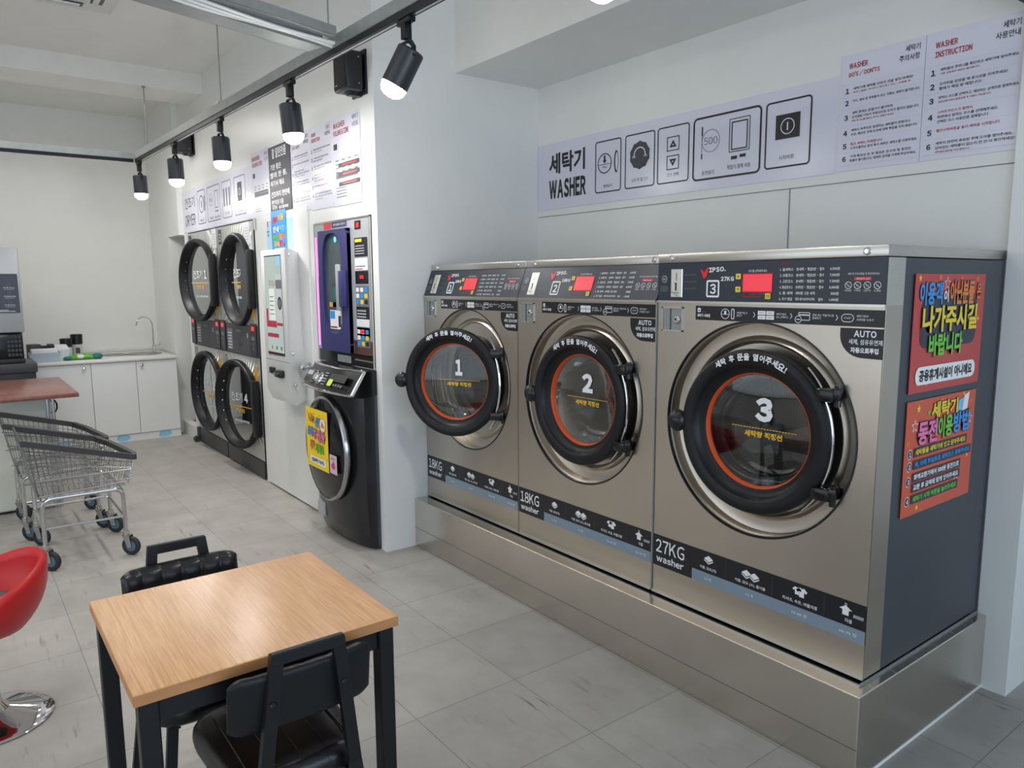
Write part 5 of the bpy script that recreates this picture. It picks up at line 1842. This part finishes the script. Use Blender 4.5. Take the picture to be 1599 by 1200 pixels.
# ================================================================== LAUNDRY CARTS
def make_cart():
    t = thing('laundry_cart', 'wire laundry cart with dark foam grips, the nearer of the two', 'cart', (-4.83, -1.74, 0), 0, 'wire laundry carts')
    # local: x from 0 (near side) to -.52 ; y from -.26 (rear gate) to .26 (nose)
    xa, xb = .03, -.52
    ya, yb2 = -.277, .277
    zr = lambda y_: .745 - (y_ - ya) / (yb2 - ya) * .155
    zbot = .43
    # grips
    for nm, path in (('grip', [(xa, ya, zr(ya)), (xa, yb2, zr(yb2))]), ('grip', [(xa, yb2, zr(yb2)), (xa - .05, yb2 + .01, zr(yb2)), (xb + .12, yb2 - .06, zr(yb2 - .06)), (xb, yb2 - .12, zr(yb2 - .12))]), ('grip', [(xb, yb2 - .12, zr(yb2 - .12)), (xb, ya, zr(ya))])):
        b = MB(); b.tube(path, .016, PAD, 10, flat=(.026, .032)); b.build(nm, t, 'dark foam grip')
    # basket wires
    b = MB()
    rw = .0017
    def side(x0):
        n = 18
        for k in range(n + 1):
            y_ = ya + .02 + (yb2 - ya - .03) * k / n
            yb_l = ya + .06 + (yb2 - ya - .10) * k / n
            b.tube([(x0, y_, zr(y_)), (x0 * .96 + (xa + xb) / 2 * .04, yb_l, zbot)], rw, WIRE, 4)
        for k in (1, 2, 4):
            f_ = k / 5
            b.tube([(x0, ya + .03 * f_, zr(ya) * (1 - f_) + zbot * f_), (x0, yb2 - .03 * f_, zr(yb2) * (1 - f_) + zbot * f_)], rw * (1.8 if k in (2, 4) else 1), WIRE, 4)
    side(xa - .004); side(xb + .004)
    # nose
    for k in range(21):
        x_ = xa + (xb - xa) * k / 20
        yt_ = yb2 - (.12 * max(0, (k - 6) / 14))
        b.tube([(x_, yt_, zr(yt_)), (x_, yt_ - .04, zbot)], rw, WIRE, 4)
    for k in range(1, 5):
        f_ = k / 5
        b.tube([(xa, yb2 - .03 * f_, zr(yb2) * (1 - f_) + zbot * f_), (xb, yb2 - .12 - .03 * f_, zr(yb2 - .12) * (1 - f_) + zbot * f_)], rw, WIRE, 4)
    # floor
    for k in range(16):
        x_ = xa - .01 + (xb - xa + .02) * k / 15
        b.tube([(x_, ya + .06, zbot), (x_, yb2 - .05 - .1 * k / 15, zbot)], rw, WIRE, 4)
    for k in range(12):
        y_ = ya + .06 + (yb2 - ya - .12) * k / 11
        b.tube([(xa - .01, y_, zbot - .003), (xb + .01, y_, zbot - .003)], rw, WIRE, 4)
    for x_ in (xa, xb):
        b.tube([(x_, ya + .06, zbot), (x_, yb2 - .05, zbot + .02)], .005, WIRE, 6)
    b.tube([(xa, ya + .03, .60), ((xa + xb) / 2, yb2 - .12, .56), (xb, ya + .03, .60)], .004, WIRE, 6)
    b.tube([(xa, ya + .05, .52), (xa, yb2 - .02, .52)], .005, WIRE, 6)
    b.build('basket', t)
    # rear gate
    b = MB()
    b.add([(xa, ya, zr(ya)), (xb, ya, zr(ya)), (xb, ya + .06, zbot - .01), (xa, ya + .06, zbot - .01), (xa, ya - .004, zr(ya)), (xb, ya - .004, zr(ya)), (xb, ya + .056, zbot - .01), (xa, ya + .056, zbot - .01)], [(0, 1, 2, 3), (4, 5, 6, 7), (0, 1, 5, 4), (1, 2, 6, 5), (2, 3, 7, 6), (3, 0, 4, 7)], mat('grey_cart_panel', s2l(120, 124, 122), .5, metal=.2))
    b.tube([(xa, ya, zr(ya) + .002), (xb, ya, zr(ya) + .002)], .008, DARKG, 8)
    b.build('rear_gate', t, 'grey sheet end panel')
    # under frame : two arches and low bars
    def arch(x0, nm):
        b = MB()
        pts = []
        R_ = .05
        for y_, z_ in ((-.205, .14), (-.205, .33)):
            pts.append((x0, y_, z_))
        for k in range(6):
            a = PI - PI / 2 * k / 5
            pts.append((x0, -.205 + R_ + R_ * math.cos(a), .36 + R_ * math.sin(a)))
        for k in range(6):
            a = PI / 2 - PI / 2 * k / 5
            pts.append((x0, .205 - R_ + R_ * math.cos(a), .36 + R_ * math.sin(a)))
        pts.append((x0, .205, .14))
        b.tube(pts, .012, CARTC, 12)
        b.tube([(x0, -.2, .24), (x0, .2, .24)], .007, CARTC, 8)
        return b
    arch(.02, '').build('leg_frame', t); arch(-.50, '').build('leg_frame', t)
    for y_ in (-.205, .205):
        b = MB(); b.tube([(.02, y_, .235), (-.50, y_, .235)], .009, CARTC, 8); b.build('cross_bar', t)
        b = MB(); b.tube([(.02, y_, .40), (-.50, y_, .40)], .006, CARTC, 8); b.build('cross_bar', t)
    for (x_, y_) in ((.02, -.205), (.02, .205), (-.50, -.205), (-.50, .205)):
        b = MB()
        a = .8
        c_, s_ = math.cos(a), math.sin(a)
        wx, wy = x_ + .018, y_ + .02
        b.T = TL((wx, wy, 0)) @ Matrix.Rotation(a, 4, 'Z')
        # tyre and hub, axle along local y
        b.lathe([(.034, -.013), (.050, -.013), (.055, -.009), (.057, 0), (.055, .009), (.050, .013), (.034, .013)], (0, 0, .057), (0, 1, 0), RUBBER, 28)
        b.lathe([(0, -.010), (.012, -.014), (.034, -.010), (.036, 0), (.034, .010), (.012, .014), (0, .010)], (0, 0, .057), (0, 1, 0), BLUEW, 24)
        wh = b.build('caster', t, 'black-tyred caster with a blue hub')
        b = MB()
        b.T = TL((wx, wy, 0)) @ Matrix.Rotation(a, 4, 'Z')
        for sd in (-1, 1):
            b.add([(-.012, sd * .017, .05), (.012, sd * .017, .05), (.0, sd * .017, .125), (-.045, sd * .017, .125), (-.012, sd * .019, .05), (.012, sd * .019, .05), (.0, sd * .019, .125), (-.045, sd * .019, .125)], [(0, 1, 2, 3), (4, 5, 6, 7), (0, 1, 5, 4), (1, 2, 6, 5), (2, 3, 7, 6), (3, 0, 4, 7)], WIRE)
        b.box(-.045, .0, -.019, .019, .121, .126, WIRE)
        b.cyl((0, -.023, .057), (0, .023, .057), .006, CARTC, 8)
        b.T = Matrix.Identity(4)
        b.cyl((x_, y_, .122), (x_, y_, .15), .02, CARTC, 16)
        b.build('fork', wh, 'zinc fork')
    return t


c1 = make_cart()
c2 = copy_tree(c1)
c2.location = (-5.50, -1.785, 0)
c2['label'] = 'wire laundry cart with dark foam grips, the farther of the two beside the red-brown table'

# ================================================================== DINING TABLE AND CHAIRS
TX, TY_ = -1.952, -1.719
t = thing('dining_table', 'small square oak-look table with black steel legs in the foreground', 'table', (TX, TY_, 0), 0)
hx_, hy_ = .298, .314
b = MB(); b.box(-hx_, hx_, -hy_, hy_, .713, .740, OAK, .0015, 1); tt = b.build('tabletop', t, 'oak-look laminate top')
b = MB()
for s_ in (-1, 1):
    b.box(s_ * hx_ - .001, s_ * hx_ + .001, -hy_, hy_, .7135, .7385, OAKE); b.box(-hx_ + .001, hx_ - .001, s_ * hy_ - .001, s_ * hy_ + .001, .7135, .7385, OAKE)
b.build('edge_band', tt, 'slightly darker oak edge band')
for s_ in (-1, 1):
    b = MB(); b.box(-hx_ + .05, hx_ - .05, s_ * (hy_ - .03) - .01, s_ * (hy_ - .03) + .01, .655, .713, BLACKM, .002, 1); b.build('apron_rail', t)
    b = MB(); b.box(s_ * (hx_ - .03) - .01, s_ * (hx_ - .03) + .01, -hy_ + .05, hy_ - .05, .655, .713, BLACKM, .002, 1); b.build('apron_rail', t)
for sx in (-1, 1):
    for sy in (-1, 1):
        b = MB()
        b.box(sx * (hx_ - .03) - .021, sx * (hx_ - .03) + .021, sy * (hy_ - .03) - .021, sy * (hy_ - .03) + .021, 0.004, .713, BLACKM, .003, 1)
        b.box(sx * (hx_ - .03) - .018, sx * (hx_ - .03) + .018, sy * (hy_ - .03) - .018, sy * (hy_ - .03) + .018, 0.0, .006, BLACKP)
        b.build('leg', t)


def make_chair(loc, rz, label):
    t = thing('dining_chair', label, 'chair', loc, rz, 'black chairs at the oak-look table')
    # local: the sitter faces +x ; origin below the middle of the backrest
    # seat pad
    b = MB()
    rr = []
    N = 40
    def outline(k_, z_, bulge=0.0):
        pts = []
        for i in range(N):
            a = 2 * PI * i / N
            cx_, cy_ = math.cos(a), math.sin(a)
            e = .42
            px = .195 * math.copysign(abs(cx_) ** e, cx_) * k_
            wid = .175 + .012 * (px / .195)
            py = wid * math.copysign(abs(cy_) ** e, cy_) * k_
            pts.append((.205 + px, py, z_))
        return pts
    rr = [outline(.80, .405), outline(.93, .407), outline(.985, .417), outline(1.0, .435), outline(.99, .452), outline(.95, .466), outline(.88, .474), outline(.6, .479), outline(.2, .480)]
    b.rings(rr, LEATHER, True, True, True)
    sp = b.build('seat', t, 'black leatherette seat pad with stitched channels', sharp=60)
    b = MB()
    for k in range(-2, 3):
        b.tube([(.04 + .018 * j, k * .062, .4645 + (.0012 if 1 < j < 17 else -.004)) for j in range(19)], .0022, BLACKG, 4)
    for v_ in range(len(b.v)): b.v[v_].z += .0138
    b.build('stitching', sp)
    # backrest pad: curved and tufted
    b = MB()
    nu, nv = 61, 21
    def bpt(u, v, side):
        yy = u * .172
        zz = .592 + .145 * (v + 1) / 2
        rc = max(0, abs(u) - .8) / .2
        zz2 = .6645 + (zz - .6645) * (1 - .22 * rc * rc)
        xc = .020 * (1 - u * u) * -1 + .018 + (zz2 - .607) * -.14
        edge = (1 - abs(u) ** 8) * (1 - abs(v) ** 4)
        if side > 0:
            puff = .034 * max(edge, 0) ** .5
            cell = abs(math.sin(3 * PI * (u + 1))) ** .6 * (abs(v - .1) * 6 if abs(v - .1) < .166 else 1) ** .3
            return (xc + .004 + puff * (.80 + .20 * cell), yy, zz2)
        return (xc - .008 * max(edge, 0) ** .3, yy, zz2)
    for side in (1, -1):
        vs = [bpt(-1 + 2 * i / (nu - 1), -1 + 2 * j / (nv - 1), side) for j in range(nv) for i in range(nu)]
        fs = [(j * nu + i, j * nu + i + 1, (j + 1) * nu + i + 1, (j + 1) * nu + i) for j in range(nv - 1) for i in range(nu - 1)]
        b.add(vs, fs, LEATHER if side > 0 else BLACKM)
    # close the edge
    per = [(i, 0) for i in range(nu)] + [(nu - 1, j) for j in range(1, nv)] + [(i, nv - 1) for i in range(nu - 2, -1, -1)] + [(0, j) for j in range(nv - 2, 0, -1)]
    f_ = lambda i, j, s_: bpt(-1 + 2 * i / (nu - 1), -1 + 2 * j / (nv - 1), s_)
    b.rings([[f_(i, j, 1) for i, j in per], [f_(i, j, -1) for i, j in per]], LEATHER, True)
    b.build('backrest', t, 'padded tufted backrest', sharp=60)
    # rear frame: two flat bars rising to a handle loop
    b = MB()
    pl = []
    def bar(p0, p1, w_, d_):
        p0, p1 = Vector(p0), Vector(p1)
        d = (p1 - p0).normalized()
        sy_ = Vector((0, 1, 0))
        sd = (sy_ - d * sy_.dot(d)).normalized() * w_ / 2
        nr = d.cross(sd).normalized() * d_ / 2
        vs = [p + a * sd + c * nr for p in (p0, p1) for a, c in ((-1, -1), (1, -1), (1, 1), (-1, 1))]
        b.add([tuple(v) for v in vs], [(0, 1, 2, 3), (4, 5, 6, 7), (0, 1, 5, 4), (1, 2, 6, 5), (2, 3, 7, 6), (3, 0, 4, 7)], BLACKM)
    for s_ in (-1, 1):
        bar((-.06, s_ * .165, .0), (-.016, s_ * .112, .45), .030, .018)
        bar((-.016, s_ * .112, .45), (-.035, s_ * .0715, .788), .030, .018)
    bar((-.035, -.0865, .800), (-.035, .0865, .800), .030, .018) if False else b.box(-.044, -.026, -.0865, .0865, .762, .792, BLACKM, .003, 1)
    b.build('back_frame', t, 'black A-shaped steel frame with a handle loop')
    for s_ in (-1, 1):
        b = MB()
        b.lathe([(0, .005), (.006, .004), (.009, 0)], (-.040, s_ * .085, .672), (-1, 0, 0), BLACKG, 12)
        b.build('screw', t)
    for s_ in (-1, 1):
        b = MB()
        bar((.34, s_ * .12, .41), (.375, s_ * .165, .0), .028, .018)
        b.build('leg', t)
    b = MB()
    for s_ in (-1, 1):
        bar((-.018, s_ * .112, .41), (.36, s_ * .12, .40), .03, .016) if False else b.box(-.02, .36, s_ * .115 - .01, s_ * .115 + .01, .388, .406, BLACKM)
    b.box(.32, .34, -.12, .12, .388, .406, BLACKM)
    b.build('seat_frame', t)
    return t


make_chair((-1.590, -1.688, 0), PI, 'black padded chair nearest the camera, seen from behind at the oak-look table')
make_chair((-2.435, -1.755, 0), 0.0, 'black tufted chair on the far side of the oak-look table')

# ================================================================== RED STOOL
t = thing('swivel_stool', 'red tub swivel stool on a chrome disc base at the left edge', 'stool', (-3.215, -2.268, 0))
b = MB()
b.lathe([(.192, 0), (.195, .006), (.188, .012), (.15, .024), (.10, .036), (.055, .050), (.034, .075), (.028, .11), (.028, .27), (.0, .27)], (0, 0, 0), Z, mat('polished_chrome_base', (.62, .60, .60), .06, metal=1, var=.02), 56)
b.build('base', t, 'polished chrome disc base')
b = MB()
n_ = 48
def shell(off, zoff=0):
    rr = []
    for lv in range(9):
        q = lv / 8
        ring = []
        for k in range(n_):
            a = 2 * PI * k / n_
            # back of the seat faces +y/+x ; the front opens towards -y
            back = (1 + math.cos(a - 1.75)) / 2
            top = .435 + .165 * back ** 1.1
            z_ = .355 + (top - .355) * q
            rad = (.13 + .085 * (1 - (1 - q) ** 2.6)) - off
            ring.append((rad * math.cos(a) * .98, rad * math.sin(a), z_ + zoff * (1 - q)))
        rr.append(ring)
    return rr
outer = shell(0); inner = shell(.028, .04)
mid = [[tuple((Vector(p) + Vector(q)) / 2 + Vector((0, 0, .012))) for p, q in zip(outer[-1], inner[-1])]]
b.rings(outer + mid + inner[::-1], RED, True, True, True)
b.build('shell', t, 'red moulded tub shell', sharp=60)
b = MB()
b.lathe([(0, .40), (.14, .40), (.160, .415), (.164, .43), (.15, .445), (.10, .452), (0, .454)], (0, 0, 0), Z, GREYF, 36)
b.build('cushion', t, 'grey seat cushion')
b = MB(); b.cyl((0, 0, .25), (0, 0, .36), .02, CHROME, 16); b.box(-.08, .08, -.08, .08, .34, .357, BLACKP, .01); b.build('gas_lift', t)
